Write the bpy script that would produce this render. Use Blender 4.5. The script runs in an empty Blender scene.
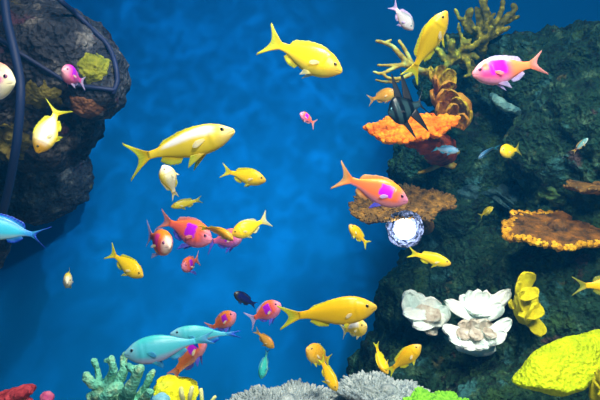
import bpy, bmesh, math, random
import numpy as np
from mathutils import Vector, Matrix, noise, Quaternion
from mathutils.bvhtree import BVHTree

SC = bpy.context.scene
COL = SC.collection
F_PX = 600 * 35.0 / 36.0
ZC = 1.0

# ------------------------------------------------------------------ camera, world, lights, exposure
cam_d = bpy.data.cameras.new('camera'); cam_d.lens = 35; cam_d.sensor_width = 36
cam_d.clip_start = 0.01; cam_d.clip_end = 50
cam = bpy.data.objects.new('camera', cam_d); COL.objects.link(cam)
cam.location = (0, 0, ZC); cam.rotation_euler = (math.pi / 2, 0, 0)
SC.camera = cam
SC.view_settings.view_transform = 'Standard'
SC.view_settings.look = 'None'
SC.view_settings.gamma = 1.0
SC.view_settings.exposure = 0.0
SC.view_settings.use_curve_mapping = False

world = bpy.data.worlds.new('water_glow'); SC.world = world
world.use_nodes = True
bg = world.node_tree.nodes['Background']
bg.inputs['Color'].default_value = (0.03, 0.30, 0.62, 1)
bg.inputs['Strength'].default_value = 0.17


def area_light(name, loc, target, size, power, color, shape='DISK', spread=180):
    d = bpy.data.lights.new(name, 'AREA'); d.energy = power; d.color = color
    d.shape = shape; d.size = size; d.spread = math.radians(spread)
    o = bpy.data.objects.new(name, d); COL.objects.link(o)
    o.location = loc
    o.rotation_euler = (Vector(target) - Vector(loc)).to_track_quat('-Z', 'Y').to_euler()
    return o


# overhead tank lamp, then an added front fill light outside the tank
area_light('tank_lamp', (0.12, 0.60, 2.12), (0.08, 0.95, 0.9), 0.35, 12.5, (1.0, 0.97, 0.88), spread=125)
area_light('front_fill_light', (0.60, -1.00, 2.30), (0.48, 1.4, 0.70), 0.5, 15.5, (0.97, 0.98, 1.0), spread=90)


def ripple_spot(name, loc, target, power, color, angle, blend, size, scale):
    """An unseen spot light; a texture in its strength imitates caustics of rippling water."""
    d = bpy.data.lights.new(name, 'SPOT'); d.energy = power; d.color = color
    d.spot_size = math.radians(angle); d.spot_blend = blend; d.shadow_soft_size = size
    o = bpy.data.objects.new(name, d); COL.objects.link(o)
    o.location = loc
    o.rotation_euler = (Vector(target) - Vector(loc)).to_track_quat('-Z', 'Y').to_euler()
    d.use_nodes = True
    nt = d.node_tree; N = nt.nodes; L = nt.links
    em = N['Emission']
    tc = N.new('ShaderNodeTexCoord')
    sep = N.new('ShaderNodeSeparateXYZ'); L.new(tc.outputs['Normal'], sep.inputs[0])
    dv = []
    for ax in 'XY':
        m = N.new('ShaderNodeMath'); m.operation = 'DIVIDE'
        L.new(sep.outputs[ax], m.inputs[0]); L.new(sep.outputs['Z'], m.inputs[1]); dv.append(m)
    cmb = N.new('ShaderNodeCombineXYZ')
    L.new(dv[0].outputs[0], cmb.inputs[0]); L.new(dv[1].outputs[0], cmb.inputs[1])
    nz = N.new('ShaderNodeTexNoise'); nz.inputs['Scale'].default_value = scale * 0.7
    L.new(cmb.outputs[0], nz.inputs['Vector'])
    mx = N.new('ShaderNodeMixRGB'); mx.inputs[0].default_value = 0.10
    L.new(cmb.outputs[0], mx.inputs[1]); L.new(nz.outputs['Color'], mx.inputs[2])
    vo = N.new('ShaderNodeTexVoronoi'); vo.feature = 'SMOOTH_F1'; vo.inputs['Scale'].default_value = scale
    L.new(mx.outputs[0], vo.inputs['Vector'])
    pw = N.new('ShaderNodeMath'); pw.operation = 'POWER'; pw.inputs[1].default_value = 2.5
    L.new(vo.outputs['Distance'], pw.inputs[0])
    nb = N.new('ShaderNodeTexNoise'); nb.inputs['Scale'].default_value = scale * 0.22
    L.new(cmb.outputs[0], nb.inputs['Vector'])
    ml = N.new('ShaderNodeMath'); ml.operation = 'MULTIPLY'
    L.new(pw.outputs[0], ml.inputs[0]); L.new(nb.outputs['Fac'], ml.inputs[1])
    ma = N.new('ShaderNodeMath'); ma.operation = 'MULTIPLY_ADD'
    ma.inputs[1].default_value = 5.0; ma.inputs[2].default_value = 0.32
    L.new(ml.outputs[0], ma.inputs[0]); L.new(ma.outputs[0], em.inputs['Strength'])
    return o


ripple_spot('ripple_lamp', (0.20, 0.60, 2.08), (-0.52, 2.75, 1.15), 106, (0.5, 0.76, 1.10), 54, 0.8, 0.012, 34)
ripple_spot('low_wall_fill', (0.42, 1.20, 2.08), (-0.62, 2.75, -0.05), 105, (0.4, 0.86, 1.12), 60, 1.0, 0.04, 20)  # added beam that brightens the lower wall

d = bpy.data.lights.new('reef_fill_spot', 'SPOT'); d.energy = 42; d.color = (0.92, 1.0, 0.98)  # added unseen spot that brightens the white corals
d.spot_size = math.radians(25); d.spot_blend = 0.9; d.shadow_soft_size = 0.06
o = bpy.data.objects.new('reef_fill_spot', d); COL.objects.link(o); o.location = (0.62, 0.10, 2.15)
o.rotation_euler = (Vector((0.36, 1.40, 0.76)) - o.location).to_track_quat('-Z', 'Y').to_euler()

# ------------------------------------------------------------------ helpers


def P(px, py, Y):
    return Vector(((px - 300) / F_PX * Y, Y, ZC - (py - 200) / F_PX * Y))


def lin(c):
    def f(v):
        v = v / 255.0
        return v / 12.92 if v <= 0.04045 else ((v + 0.055) / 1.055) ** 2.4
    return (f(c[0]), f(c[1]), f(c[2]), 1.0)


def tag(o, label, cat, group=None, kind=None):
    o['label'] = label; o['category'] = cat
    if group: o['group'] = group
    if kind: o['kind'] = kind
    return o


def empty(name, loc):
    o = bpy.data.objects.new(name, None); COL.objects.link(o)
    o.location = loc; o.empty_display_size = 0.02
    return o


def link_mesh(name, me, mat=None, parent=None, smooth=True):
    """Vertices are world coordinates; a parented mesh keeps them through the inverse of its parent's place."""
    o = bpy.data.objects.new(name, me); COL.objects.link(o)
    if mat is not None:
        for m in (mat if isinstance(mat, (list, tuple)) else [mat]):
            me.materials.append(m)
    if smooth:
        for p in me.polygons: p.use_smooth = True
    if parent is not None:
        o.parent = parent
        w = Matrix.Identity(4); q = parent
        while q is not None:
            w = Matrix.Translation(q.location) @ w if False else (q.matrix_basis @ w); q = q.parent
        o.matrix_parent_inverse = w.inverted()
    return o


def recentre(o, c):
    """Put a mesh object's origin at c without moving its vertices in the world."""
    c = Vector(c)
    o.data.transform(Matrix.Translation(-c)); o.location = c
    return o


def bm_mesh(bm, name):
    me = bpy.data.meshes.new(name); bm.to_mesh(me); bm.free()
    return me


class NT:
    def __init__(self, name):
        self.m = bpy.data.materials.new(name); self.m.use_nodes = True
        self.t = self.m.node_tree; self.N = self.t.nodes; self.L = self.t.links
        self.b = self.N['Principled BSDF']; self.out = self.N['Material Output']

    def n(self, typ, **kw):
        x = self.N.new(typ)
        for k, v in kw.items():
            if k.startswith('i_'):
                key = k[2:]; x.inputs[int(key) if key.isdigit() else key.replace('_', ' ')].default_value = v
            else:
                setattr(x, k, v)
        return x

    def l(self, a, b): self.L.new(a, b)

    def ramp(self, fac, stops, interp='EASE'):
        r = self.N.new('ShaderNodeValToRGB'); r.color_ramp.interpolation = interp
        e = r.color_ramp.elements
        while len(e) > 1: e.remove(e[0])
        e[0].position = stops[0][0]; e[0].color = stops[0][1]
        for p, c in stops[1:]:
            q = e.new(p); q.color = c
        self.l(fac, r.inputs[0]); return r.outputs[0]

    def mix(self, fac, a, b, mode='MIX'):
        x = self.N.new('ShaderNodeMixRGB'); x.blend_type = mode
        for i, v in ((0, fac), (1, a), (2, b)):
            if hasattr(v, 'is_linked'): self.l(v, x.inputs[i])
            else: x.inputs[i].default_value = v
        return x.outputs[0]

    def smooth(self, v, a, b):
        x = self.N.new('ShaderNodeMapRange'); x.interpolation_type = 'SMOOTHSTEP'
        x.inputs[1].default_value = a; x.inputs[2].default_value = b
        if a > b:
            x.inputs[1].default_value = b; x.inputs[2].default_value = a
            x.inputs[3].default_value = 1; x.inputs[4].default_value = 0
        self.l(v, x.inputs[0]); return x.outputs[0]

    def math(self, op, a, b=None):
        x = self.N.new('ShaderNodeMath'); x.operation = op
        for i, v in ((0, a), (1, b)):
            if v is None: continue
            if hasattr(v, 'is_linked'): self.l(v, x.inputs[i])
            else: x.inputs[i].default_value = v
        return x.outputs[0]

    def bump(self, h, strength, dist):
        x = self.N.new('ShaderNodeBump'); x.inputs['Strength'].default_value = strength
        x.inputs['Distance'].default_value = dist
        self.l(h, x.inputs['Height']); self.l(x.outputs[0], self.b.inputs['Normal'])


def mat_plain(name, c, rough=0.6, metal=0.0):
    m = NT(name); m.b.inputs['Base Color'].default_value = lin(c)
    m.b.inputs['Roughness'].default_value = rough; m.b.inputs['Metallic'].default_value = metal
    nz = m.n('ShaderNodeTexNoise', i_Scale=60.0); m.bump(nz.outputs['Fac'], 0.15, 0.001)
    return m.m


def mat_coral(name, c1, c2, scale=60.0, bump=0.6, dist=0.004, pores=0.0, rough=0.75, c3=None, mscale=None):
    """Two or three pigments in patches, with polyp bumps."""
    m = NT(name)
    tc = m.n('ShaderNodeTexCoord')
    nz = m.n('ShaderNodeTexNoise', i_Scale=(mscale or scale * 0.4), i_Detail=5.0)
    m.l(tc.outputs['Object'], nz.inputs['Vector'])
    st = [(0.32, lin(c1)), (0.62, lin(c2))]
    if c3: st = [(0.30, lin(c1)), (0.5, lin(c2)), (0.68, lin(c3))]
    colr = m.ramp(nz.outputs['Fac'], st)
    vo = m.n('ShaderNodeTexVoronoi', i_Scale=scale); m.l(tc.outputs['Object'], vo.inputs['Vector'])
    if pores:
        f = m.smooth(vo.outputs['Distance'], 0.05, 0.35)
        dark = m.mix(1.0, colr, (0.45, 0.45, 0.45, 1), 'MULTIPLY')
        f2 = m.math('MULTIPLY', m.math('SUBTRACT', 1.0, f), pores)
        colr = m.mix(f2, colr, dark)
    m.l(colr, m.b.inputs['Base Color'])
    m.b.inputs['Roughness'].default_value = rough
    m.b.inputs['Specular IOR Level'].default_value = 0.25
    n2 = m.n('ShaderNodeTexNoise', i_Scale=scale * 1.3, i_Detail=6.0); m.l(tc.outputs['Object'], n2.inputs['Vector'])
    h = m.math('ADD', vo.outputs['Distance'], n2.outputs['Fac'])
    m.bump(h, bump, dist)
    return m.m


def mat_rock(name, base, mid, light, accents, scale=9.0):
    m = NT(name)
    tc = m.n('ShaderNodeTexCoord'); v = tc.outputs['Object']
    nz = m.n('ShaderNodeTexNoise', i_Scale=scale, i_Detail=9.0, i_Roughness=0.68); m.l(v, nz.inputs['Vector'])
    colr = m.ramp(nz.outputs['Fac'], [(0.34, lin(base)), (0.52, lin(mid)), (0.70, lin(light))])
    for i, (ac, th, sc) in enumerate(accents):
        n2 = m.n('ShaderNodeTexNoise', i_Scale=sc, i_Detail=6.0, i_Roughness=0.6)
        mp = m.n('ShaderNodeMapping'); mp.inputs['Location'].default_value = (3.1 * i + 1.7, 5.3 * i, 2.2 * i)
        m.l(v, mp.inputs['Vector']); m.l(mp.outputs[0], n2.inputs['Vector'])
        colr = m.mix(m.math('MULTIPLY', m.smooth(n2.outputs['Fac'], th, th + 0.09), 0.8), colr, lin(ac))
    m.l(colr, m.b.inputs['Base Color'])
    m.b.inputs['Roughness'].default_value = 0.9
    m.b.inputs['Specular IOR Level'].default_value = 0.2
    vo = m.n('ShaderNodeTexVoronoi', i_Scale=scale * 4.5); m.l(v, vo.inputs['Vector'])
    n3 = m.n('ShaderNodeTexNoise', i_Scale=scale * 5, i_Detail=8.0); m.l(v, n3.inputs['Vector'])
    h = m.math('ADD', m.math('MULTIPLY', vo.outputs['Distance'], 0.7), n3.outputs['Fac'])
    m.bump(h, 1.0, 0.022)
    return m.m


def remeshed(bm, voxel, name):
    """Union of overlapping closed shapes as one skin."""
    me = bm_mesh(bm, name)
    o = bpy.data.objects.new(name + '_tmp', me); COL.objects.link(o)
    md = o.modifiers.new('r', 'REMESH'); md.mode = 'VOXEL'; md.voxel_size = voxel
    dg = bpy.context.evaluated_depsgraph_get()
    res = bpy.data.meshes.new_from_object(o.evaluated_get(dg))
    bpy.data.objects.remove(o); bpy.data.meshes.remove(me)
    res.name = name
    return res


def smooth_mesh(me, it, fac=0.5):
    bm = bmesh.new(); bm.from_mesh(me)
    for _ in range(it):
        bmesh.ops.smooth_vert(bm, verts=bm.verts, factor=fac, use_axis_x=True, use_axis_y=True, use_axis_z=True)
    bm.to_mesh(me); bm.free()


def displace(me, fn):
    me.update()
    nv = len(me.vertices)
    co = np.empty(nv * 3); me.vertices.foreach_get('co', co); co = co.reshape(-1, 3)
    no = np.empty(nv * 3); me.vertices.foreach_get('normal', no); no = no.reshape(-1, 3)
    d = np.array([fn(Vector(c)) for c in co])
    co = co + no * d[:, None]
    me.vertices.foreach_set('co', co.ravel()); me.update()


def fbm(p, s, oct=4, off=0.0):
    a, t, q = 1.0, 0.0, p * s + Vector((off, off * 1.3, off * 0.7))
    for _ in range(oct):
        t += a * noise.noise(q); a *= 0.5; q = q * 2.07
    return t


def blob(bm, c, r, rot=(0, 0, 0), sub=3):
    from mathutils import Euler
    M = Matrix.Translation(c) @ Euler(rot).to_matrix().to_4x4() @ Matrix.Diagonal((r[0], r[1], r[2], 1))
    bmesh.ops.create_icosphere(bm, subdivisions=sub, radius=1.0, matrix=M)


def frames(pts):
    T = []
    for i in range(len(pts)):
        a = pts[max(0, i - 1)]; b = pts[min(len(pts) - 1, i + 1)]
        T.append((b - a).normalized())
    up = Vector((0, 0, 1)) if abs(T[0].z) < 0.9 else Vector((1, 0, 0))
    n = T[0].cross(up).normalized(); out = []
    for t in T:
        n = (n - t * n.dot(t)).normalized(); out.append((t, n, t.cross(n)))
    return out


def smooth_path(pts, rad, sub=4):
    """Catmull-Rom through the points."""
    P_, R_ = [], []
    n = len(pts)
    for i in range(n - 1):
        p0, p1, p2, p3 = pts[max(0, i - 1)], pts[i], pts[i + 1], pts[min(n - 1, i + 2)]
        for k in range(sub):
            t = k / sub
            P_.append(0.5 * ((2 * p1) + (p2 - p0) * t + (2 * p0 - 5 * p1 + 4 * p2 - p3) * t * t + (3 * p1 - p0 - 3 * p2 + p3) * t ** 3))
            R_.append(rad[i] * (1 - t) + rad[i + 1] * t)
    P_.append(pts[-1]); R_.append(rad[-1])
    return P_, R_


def tube(bm, pts, rad, seg=10, sub=4, cap=True):
    pts, rad = smooth_path([Vector(p) for p in pts], rad, sub)
    fr = frames(pts)
    P_, R_, F_ = list(pts), list(rad), list(fr)
    if cap:
        for end in (0, 1):
            i = -1 if end else 0
            t = F_[i][0] * (1 if end else -1); c = P_[i].copy(); r = R_[i]; f = F_[i]
            ext = [(0.5, 0.866), (0.866, 0.5), (0.985, 0.17)]
            for a, b in ext:
                if end: P_.append(c + t * r * a); R_.append(r * b); F_.append(f)
                else: P_.insert(0, c + t * r * a); R_.insert(0, r * b); F_.insert(0, f)
    rings = []
    for p, r, (t, n, b) in zip(P_, R_, F_):
        rings.append([bm.verts.new(p + (n * math.cos(2 * math.pi * k / seg) + b * math.sin(2 * math.pi * k / seg)) * r) for k in range(seg)])
    for a, b in zip(rings, rings[1:]):
        for k in range(seg):
            bm.faces.new((a[k], a[(k + 1) % seg], b[(k + 1) % seg], b[k]))
    bm.faces.new(rings[0][::-1]); bm.faces.new(rings[-1])


# ------------------------------------------------------------------ setting: back wall and sand floor
def build_wall():
    bm = bmesh.new()
    nx, nz = 60, 40
    vs = {}
    for i in range(nx + 1):
        for k in range(nz + 1):
            u = i / nx * 2 - 1
            x = u * 2.6
            y = 2.75 - 0.9 * max(0, abs(u) - 0.45) ** 2 * 2.2
            z = -0.05 + 3.0 * k / nz
            vs[i, k] = bm.verts.new((x, y, z))
    for i in range(nx):
        for k in range(nz):
            bm.faces.new((vs[i, k], vs[i + 1, k], vs[i + 1, k + 1], vs[i, k + 1]))
    bmesh.ops.recalc_face_normals(bm, faces=bm.faces)
    m = NT('blue_tank_wall')
    m.b.inputs['Base Color'].default_value = (0.002, 0.218, 0.72, 1)
    m.b.inputs['Roughness'].default_value = 0.8
    m.b.inputs['Specular IOR Level'].default_value = 0.0
    o = link_mesh('wall_back', bm_mesh(bm, 'wall_back'), m.m)
    sol = o.modifiers.new('thick', 'SOLIDIFY'); sol.thickness = 0.05; sol.offset = 0
    o['kind'] = 'structure'
    tag(o, 'plain blue painted back wall of the tank', 'wall')


def build_floor():
    bm = bmesh.new()
    n = 50
    vs = {}
    for i in range(n + 1):
        for k in range(n + 1):
            x = -2.5 + 5 * i / n; y = -0.6 + 3.5 * k / n
            vs[i, k] = bm.verts.new((x, y, 0.02 * noise.noise(Vector((x * 2, y * 2, 0))) + 0.006 * noise.noise(Vector((x * 9, y * 9, 3)))))
    for i in range(n):
        for k in range(n):
            bm.faces.new((vs[i, k], vs[i + 1, k], vs[i + 1, k + 1], vs[i, k + 1]))
    m = mat_coral('pale_sand', (150, 140, 120), (190, 180, 160), scale=300, bump=0.3, dist=0.003)
    o = link_mesh('floor', bm_mesh(bm, 'floor'), m)
    o['kind'] = 'structure'; tag(o, 'pale sand on the floor of the tank', 'floor')


build_wall(); build_floor()

# ------------------------------------------------------------------ rocks
TREES = []


def add_rock(name, blobs, voxel, mat, label, amp, seed, sm=4):
    bm = bmesh.new()
    for (px, py, Y, rx, ry, rz, *rot) in blobs:
        blob(bm, P(px, py, Y), (rx, ry, rz), rot[0] if rot else (0, 0, 0))
    me = remeshed(bm, voxel, name)
    smooth_mesh(me, sm, 0.6)
    displace(me, lambda p: amp * fbm(p, 5.0, 5, seed) + amp * 0.55 * (abs(fbm(p, 13.0, 4, seed + 9)) - 0.35))
    displace(me, lambda p: amp * 0.34 * fbm(p, 34.0, 4, seed + 4))
    o = link_mesh(name, me, mat)
    bmt = bmesh.new(); bmt.from_mesh(me)
    TREES.append(BVHTree.FromBMesh(bmt)); bmt.free()
    zmin = min(v.co.z for v in me.vertices)
    c = blobs[0]; b = P(c[0], c[1], c[2])
    recentre(o, (b.x, b.y, zmin))
    tag(o, label, 'rock')
    return o


def hit(px, py, default=1.6):
    d = (P(px, py, 1.0) - cam.location).normalized()
    best = None
    for t in TREES:
        loc, nor, i, dist = t.ray_cast(cam.location, d)
        if loc is not None and (best is None or dist < best[1]): best = (loc, dist, nor)
    if best is None: return P(px, py, default), Vector((0, -1, 0))
    return best[0], best[2]


def hitY(px, py, default=1.6):
    return hit(px, py, default)[0].y


M_REEF = mat_rock('dark_reef_rock', (10, 34, 32), (26, 68, 52), (84, 126, 96),
                  [((52, 92, 50), 0.56, 9.0), ((84, 66, 70), 0.62, 16.0), ((56, 118, 122), 0.57, 13.0), ((96, 96, 56), 0.64, 19.0)], 19.0)
M_REEF_L = mat_rock('grey_reef_rock', (26, 34, 46), (66, 70, 80), (150, 146, 140),
                    [((120, 110, 50), 0.62, 9.0), ((96, 60, 80), 0.62, 13.0)], 14.0)
reef = add_rock('reef_rock', [
    (548, 88, 1.80, .28, .26, .20), (470, 75, 1.95, .17, .2, .13), (620, 80, 1.6, .22, .25, .15), (600, 140, 1.55, .22, .25, .20),
    (475, 175, 1.95, .27, .25, .25), (600, 235, 1.65, .25, .28, .25), (440, 215, 1.90, .15, .18, .12),
    (480, 310, 1.85, .33, .3, .27), (570, 335, 1.6, .28, .28, .28), (440, 380, 1.80, .27, .3, .20),
    (455, 420, 1.75, .33, .34, .28), (570, 440, 1.40, .36, .26, .20),
    (480, 560, 1.65, .58, .48, .42), (650, 300, 1.7, .3, .4, .6),
    (300, 590, 1.25, .34, .24, .26), (110, 600, 1.10, .30, .22, .24), (-20, 590, 1.15, .26, .2, .24), (250, 720, 1.25, .7, .3, .3)],
    0.0115, M_REEF, 'dark green reef rock wall filling the right side behind the corals', 0.045, 2.0)
pillar = add_rock('rock_outcrop', [
    (45, 62, 1.60, .20, .22, .17), (97, 80, 1.58, .085, .12, .115), (-10, 60, 1.6, .22, .26, .22),
    (38, 122, 1.72, .19, .2, .15), (20, 85, 2.1, .25, .35, .2), (5, 95, 2.42, .28, .24, .25),  # rear lobes added to cast the wall shade and fill its dark area
    (32, 175, 2.50, .25, .16, .22), (-60, 230, 2.30, .26, .24, .3), (-160, 330, 2.2, .28, .24, .3), (-180, 450, 2.2, .30, .3, .40)],
    0.012, M_REEF_L, 'grey lavender rock outcrop bound with dark cables at upper left', 0.026, 7.0)

# ------------------------------------------------------------------ fish: materials


def mat_fish(name, back, side, belly, head=None, tail=None, patch=None, patch_box=None, patch2=None, bands=None,
             rough=0.32, head_u=(0.20, 0.06), tail_u=(0.55, 0.78)):
    """Colours laid out along the body (u: snout to tail) and around it (v: belly to back)."""
    m = NT(name)
    uv = m.n('ShaderNodeUVMap'); uv.uv_map = 'body'
    sp = m.n('ShaderNodeSeparateXYZ'); m.l(uv.outputs[0], sp.inputs[0])
    tc = m.n('ShaderNodeTexCoord')
    nz = m.n('ShaderNodeTexNoise', i_Scale=7.0, i_Detail=4.0); m.l(uv.outputs[0], nz.inputs['Vector'])
    w = m.math('MULTIPLY', m.math('SUBTRACT', nz.outputs['Fac'], 0.5), 0.12)
    u = m.math('ADD', sp.outputs[0], m.math('MULTIPLY', w, 0.5)); v = m.math('ADD', sp.outputs[1], w)
    c = m.ramp(v, [(0.06, lin(belly)), (0.36, lin(side)), (0.66, lin(side)), (0.93, lin(back))])
    if tail: c = m.mix(m.smooth(u, *tail_u), c, lin(tail))
    if head: c = m.mix(m.smooth(u, *head_u), c, lin(head))
    for pc, box in ((patch, patch_box), (patch2[0] if patch2 else None, patch2[1] if patch2 else None)):
        if pc is None: continue
        u0, u1, v0, v1, e = box
        f = m.math('MULTIPLY', m.smooth(u, u0 - e, u0 + e), m.smooth(u, u1 + e, u1 - e))
        f = m.math('MULTIPLY', f, m.math('MULTIPLY', m.smooth(v, v0 - 2 * e, v0 + 2 * e), m.smooth(v, v1 + 2 * e, v1 - 2 * e)))
        c = m.mix(f, c, lin(pc))
    if bands:
        bc, lst = bands
        for (u0, u1) in lst:
            f = m.math('MULTIPLY', m.smooth(u, u0 - .012, u0 + .012), m.smooth(u, u1 + .012, u1 - .012))
            c = m.mix(f, c, lin(bc))
    # mouth slit and gill line
    f = m.math('MULTIPLY', m.smooth(sp.outputs[0], 0.075, 0.04), m.math('MULTIPLY', m.smooth(sp.outputs[1], 0.36, 0.385), m.smooth(sp.outputs[1], 0.43, 0.405)))
    c = m.mix(m.math('MULTIPLY', f, 0.75), c, (0.08, 0.03, 0.02, 1))
    m.l(c, m.b.inputs['Base Color'])
    m.b.inputs['Roughness'].default_value = rough
    m.b.inputs['Specular IOR Level'].default_value = 0.35
    mp = m.n('ShaderNodeMapping'); mp.inputs['Scale'].default_value = (60, 42, 1); m.l(uv.outputs[0], mp.inputs[0])
    vo = m.n('ShaderNodeTexVoronoi', i_Scale=1.0); m.l(mp.outputs[0], vo.inputs['Vector'])
    m.bump(vo.outputs['Distance'], 0.12, 0.0006)
    return m.m


def mat_fin(name, base, tip, alpha=0.75):
    m = NT(name)
    uv = m.n('ShaderNodeUVMap'); uv.uv_map = 'body'
    sp = m.n('ShaderNodeSeparateXYZ'); m.l(uv.outputs[0], sp.inputs[0])
    wv = m.n('ShaderNodeMath', operation='SINE'); m.l(m.math('MULTIPLY', sp.outputs[0], 75.0), wv.inputs[0])
    ray = m.smooth(wv.outputs[0], 0.0, 0.9)
    c = m.ramp(sp.outputs[1], [(0.05, lin(base)), (0.9, lin(tip))])
    c = m.mix(m.math('MULTIPLY', ray, 0.25), c, lin([min(255, x * 1.12 + 12) for x in base]))
    m.l(c, m.b.inputs['Base Color']); m.b.inputs['Roughness'].default_value = 0.45
    tr = m.n('ShaderNodeBsdfTranslucent'); m.l(c, tr.inputs['Color'])
    mx = m.n('ShaderNodeMixShader', i_0=0.4); m.l(m.b.outputs[0], mx.inputs[1]); m.l(tr.outputs[0], mx.inputs[2])
    tp = m.n('ShaderNodeBsdfTransparent')
    a = m.math('ADD', m.math('MULTIPLY', ray, 0.10), m.ramp(sp.outputs[1], [(0.0, (1, 1, 1, 1)), (1.0, (alpha, alpha, alpha, 1))], 'LINEAR'))
    m2 = m.n('ShaderNodeMixShader'); m.l(a, m2.inputs[0]); m.l(tp.outputs[0], m2.inputs[1]); m.l(mx.outputs[0], m2.inputs[2])
    m.l(m2.outputs[0], m.out.inputs['Surface'])
    return m.m


def mat_eye(name, c, rough=0.08):
    m = NT(name); m.b.inputs['Base Color'].default_value = lin(c); m.b.inputs['Roughness'].default_value = rough
    return m.m


# ------------------------------------------------------------------ fish: shape
PROFILES = {
    # t along the body, top, bottom, half width (all relative to half the depth of the body)
    'anthias': dict(t=[0, .03, .08, .15, .24, .34, .44, .55, .68, .80, .90, 1.0],
                    top=[.02, .24, .46, .70, .90, 1.0, .99, .90, .68, .45, .29, .27],
                    bot=[.02, .22, .46, .70, .89, .98, 1.0, .92, .68, .44, .29, .26],
                    wid=[.02, .25, .50, .78, .96, 1.0, .95, .82, .58, .34, .17, .10]),
    'slim': dict(t=[0, .03, .08, .15, .24, .34, .44, .55, .68, .80, .90, 1.0],
                 top=[.02, .30, .55, .78, .93, 1.0, .98, .90, .74, .56, .42, .38],
                 bot=[.02, .28, .52, .76, .92, 1.0, 1.0, .92, .74, .55, .42, .38],
                 wid=[.02, .32, .62, .88, 1.0, 1.0, .92, .80, .60, .38, .22, .14]),
    'chromis': dict(t=[0, .03, .08, .15, .24, .34, .44, .55, .68, .80, .90, 1.0],
                    top=[.02, .25, .48, .72, .90, .99, 1.0, .92, .70, .42, .24, .21],
                    bot=[.02, .24, .48, .74, .92, 1.0, .98, .88, .64, .38, .23, .20],
                    wid=[.02, .26, .55, .82, .98, 1.0, .92, .76, .52, .28, .14, .09]),
    'cardinal': dict(t=[0, .03, .08, .15, .24, .34, .44, .55, .68, .80, .90, 1.0],
                     top=[.03, .20, .40, .66, .90, 1.0, .94, .76, .52, .33, .24, .22],
                     bot=[.03, .24, .46, .72, .92, 1.0, .94, .76, .52, .33, .24, .22],
                     wid=[.03, .30, .55, .82, 1.0, .98, .86, .66, .44, .26, .15, .10]),
}
NS, NR = 44, 28
BODY = 0.77      # share of the whole length that is body; the rest is the tail fin


def prof(kind):
    p = PROFILES[kind]; t = np.linspace(0, 1, NS) ** 1.25
    out = [t]
    for k in ('top', 'bot', 'wid'):
        f = np.linspace(0, 1, 400); a = np.interp(f, p['t'], p[k])
        ker = np.exp(-np.linspace(-2, 2, 25) ** 2); ker /= ker.sum()
        pad = np.concatenate([np.full(12, a[0]), a, np.full(12, a[-1])])
        s = np.convolve(pad, ker, 'valid')
        s = np.where(f < 0.05, np.sqrt(np.clip(f / 0.05, 0, 1)) * np.interp(0.05, f, s), s)
        out.append(np.interp(t, f, s))
    return out


class Fish:
    """Local frame: x from +.5 (snout) to -.5 (tail tips), z up, y to the fish's left; the spine bends as an arc in the xy plane."""

    def __init__(self, nose, tail, bend=0.0, roll=0.0, up=None, sbend=0.0):
        self.bend, self.sbend = bend, sbend
        nose, tail = Vector(nose), Vector(tail)
        d = nose - tail; self.L = d.length; X = d.normalized()
        U = Vector(up) if up is not None else Vector((0, 0, 1))
        if abs(X.dot(U.normalized())) > 0.97: U = Vector((-1, 0, 0.0))
        Y = U.cross(X).normalized(); Z = X.cross(Y)
        R = Matrix((X, Y, Z)).transposed()
        R = R @ Matrix.Rotation(roll, 3, 'X')
        ch = 1.0 if abs(bend) < 1e-4 else 2 * math.sin(bend / 2) / bend
        self.sc = self.L / ch
        self.yo = 0.0 if abs(bend) < 1e-4 else (1 - math.cos(bend / 2)) / bend
        self.R = R; self.mid = (nose + tail) / 2

    def w(self, x, y, z):
        b = self.bend
        if abs(b) > 1e-4:
            a = b * x; px = math.sin(a) / b; py = (1 - math.cos(a)) / b - self.yo
            px, py = px - y * math.sin(a), py + y * math.cos(a)
        else:
            px, py = x, y
        if self.sbend: py += self.sbend * math.sin(x * 2 * math.pi) * 0.1
        return self.mid + self.R @ (Vector((px, py, z)) * self.sc)


def uv_loops(bm, uvmap):
    lay = bm.loops.layers.uv.new('body')
    for f in bm.faces:
        for lp in f.loops: lp[lay].uv = uvmap[lp.vert]


def fin_sheet(fi, rows, th, uv0=0.0):
    """rows: grid of local points [ray][station]; a thin two-sided membrane whose rays stand out."""
    bm = bmesh.new(); uvm = {}
    nr, ns = len(rows), len(rows[0])
    sides = []
    W = [[fi.w(*p) for p in r] for r in rows]
    for s in (1, -1):
        g = []
        for i in range(nr):
            gr = []
            for k in range(ns):
                a = W[min(i + 1, nr - 1)][k] - W[max(i - 1, 0)][k]
                b = W[i][min(k + 1, ns - 1)] - W[i][max(k - 1, 0)]
                n = a.cross(b)
                n = n.normalized() if n.length > 1e-12 else Vector((0, 1, 0))
                edge = 0.25 + 0.75 * (1 - k / (ns - 1))
                rb = 1.0 if i % 2 == 0 else 0.55
                v = bm.verts.new(W[i][k] + n * s * th * fi.sc * edge * rb)
                uvm[v] = (uv0 + i / (nr - 1), k / (ns - 1)); gr.append(v)
            g.append(gr)
        sides.append(g)
    A, B = sides
    for i in range(nr - 1):
        for k in range(ns - 1):
            bm.faces.new((A[i][k], A[i + 1][k], A[i + 1][k + 1], A[i][k + 1]))
            bm.faces.new((B[i][k + 1], B[i + 1][k + 1], B[i + 1][k], B[i][k]))
    loop = [(i, 0) for i in range(nr)] + [(nr - 1, k) for k in range(1, ns)] + [(i, ns - 1) for i in range(nr - 2, -1, -1)] + [(0, k) for k in range(ns - 2, 0, -1)]
    for (i, k), (j, l) in zip(loop, loop[1:] + loop[:1]):
        bm.faces.new((A[j][l], A[i][k], B[i][k], B[j][l]))
    bmesh.ops.recalc_face_normals(bm, faces=bm.faces)
    uv_loops(bm, uvm)
    return bm


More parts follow.
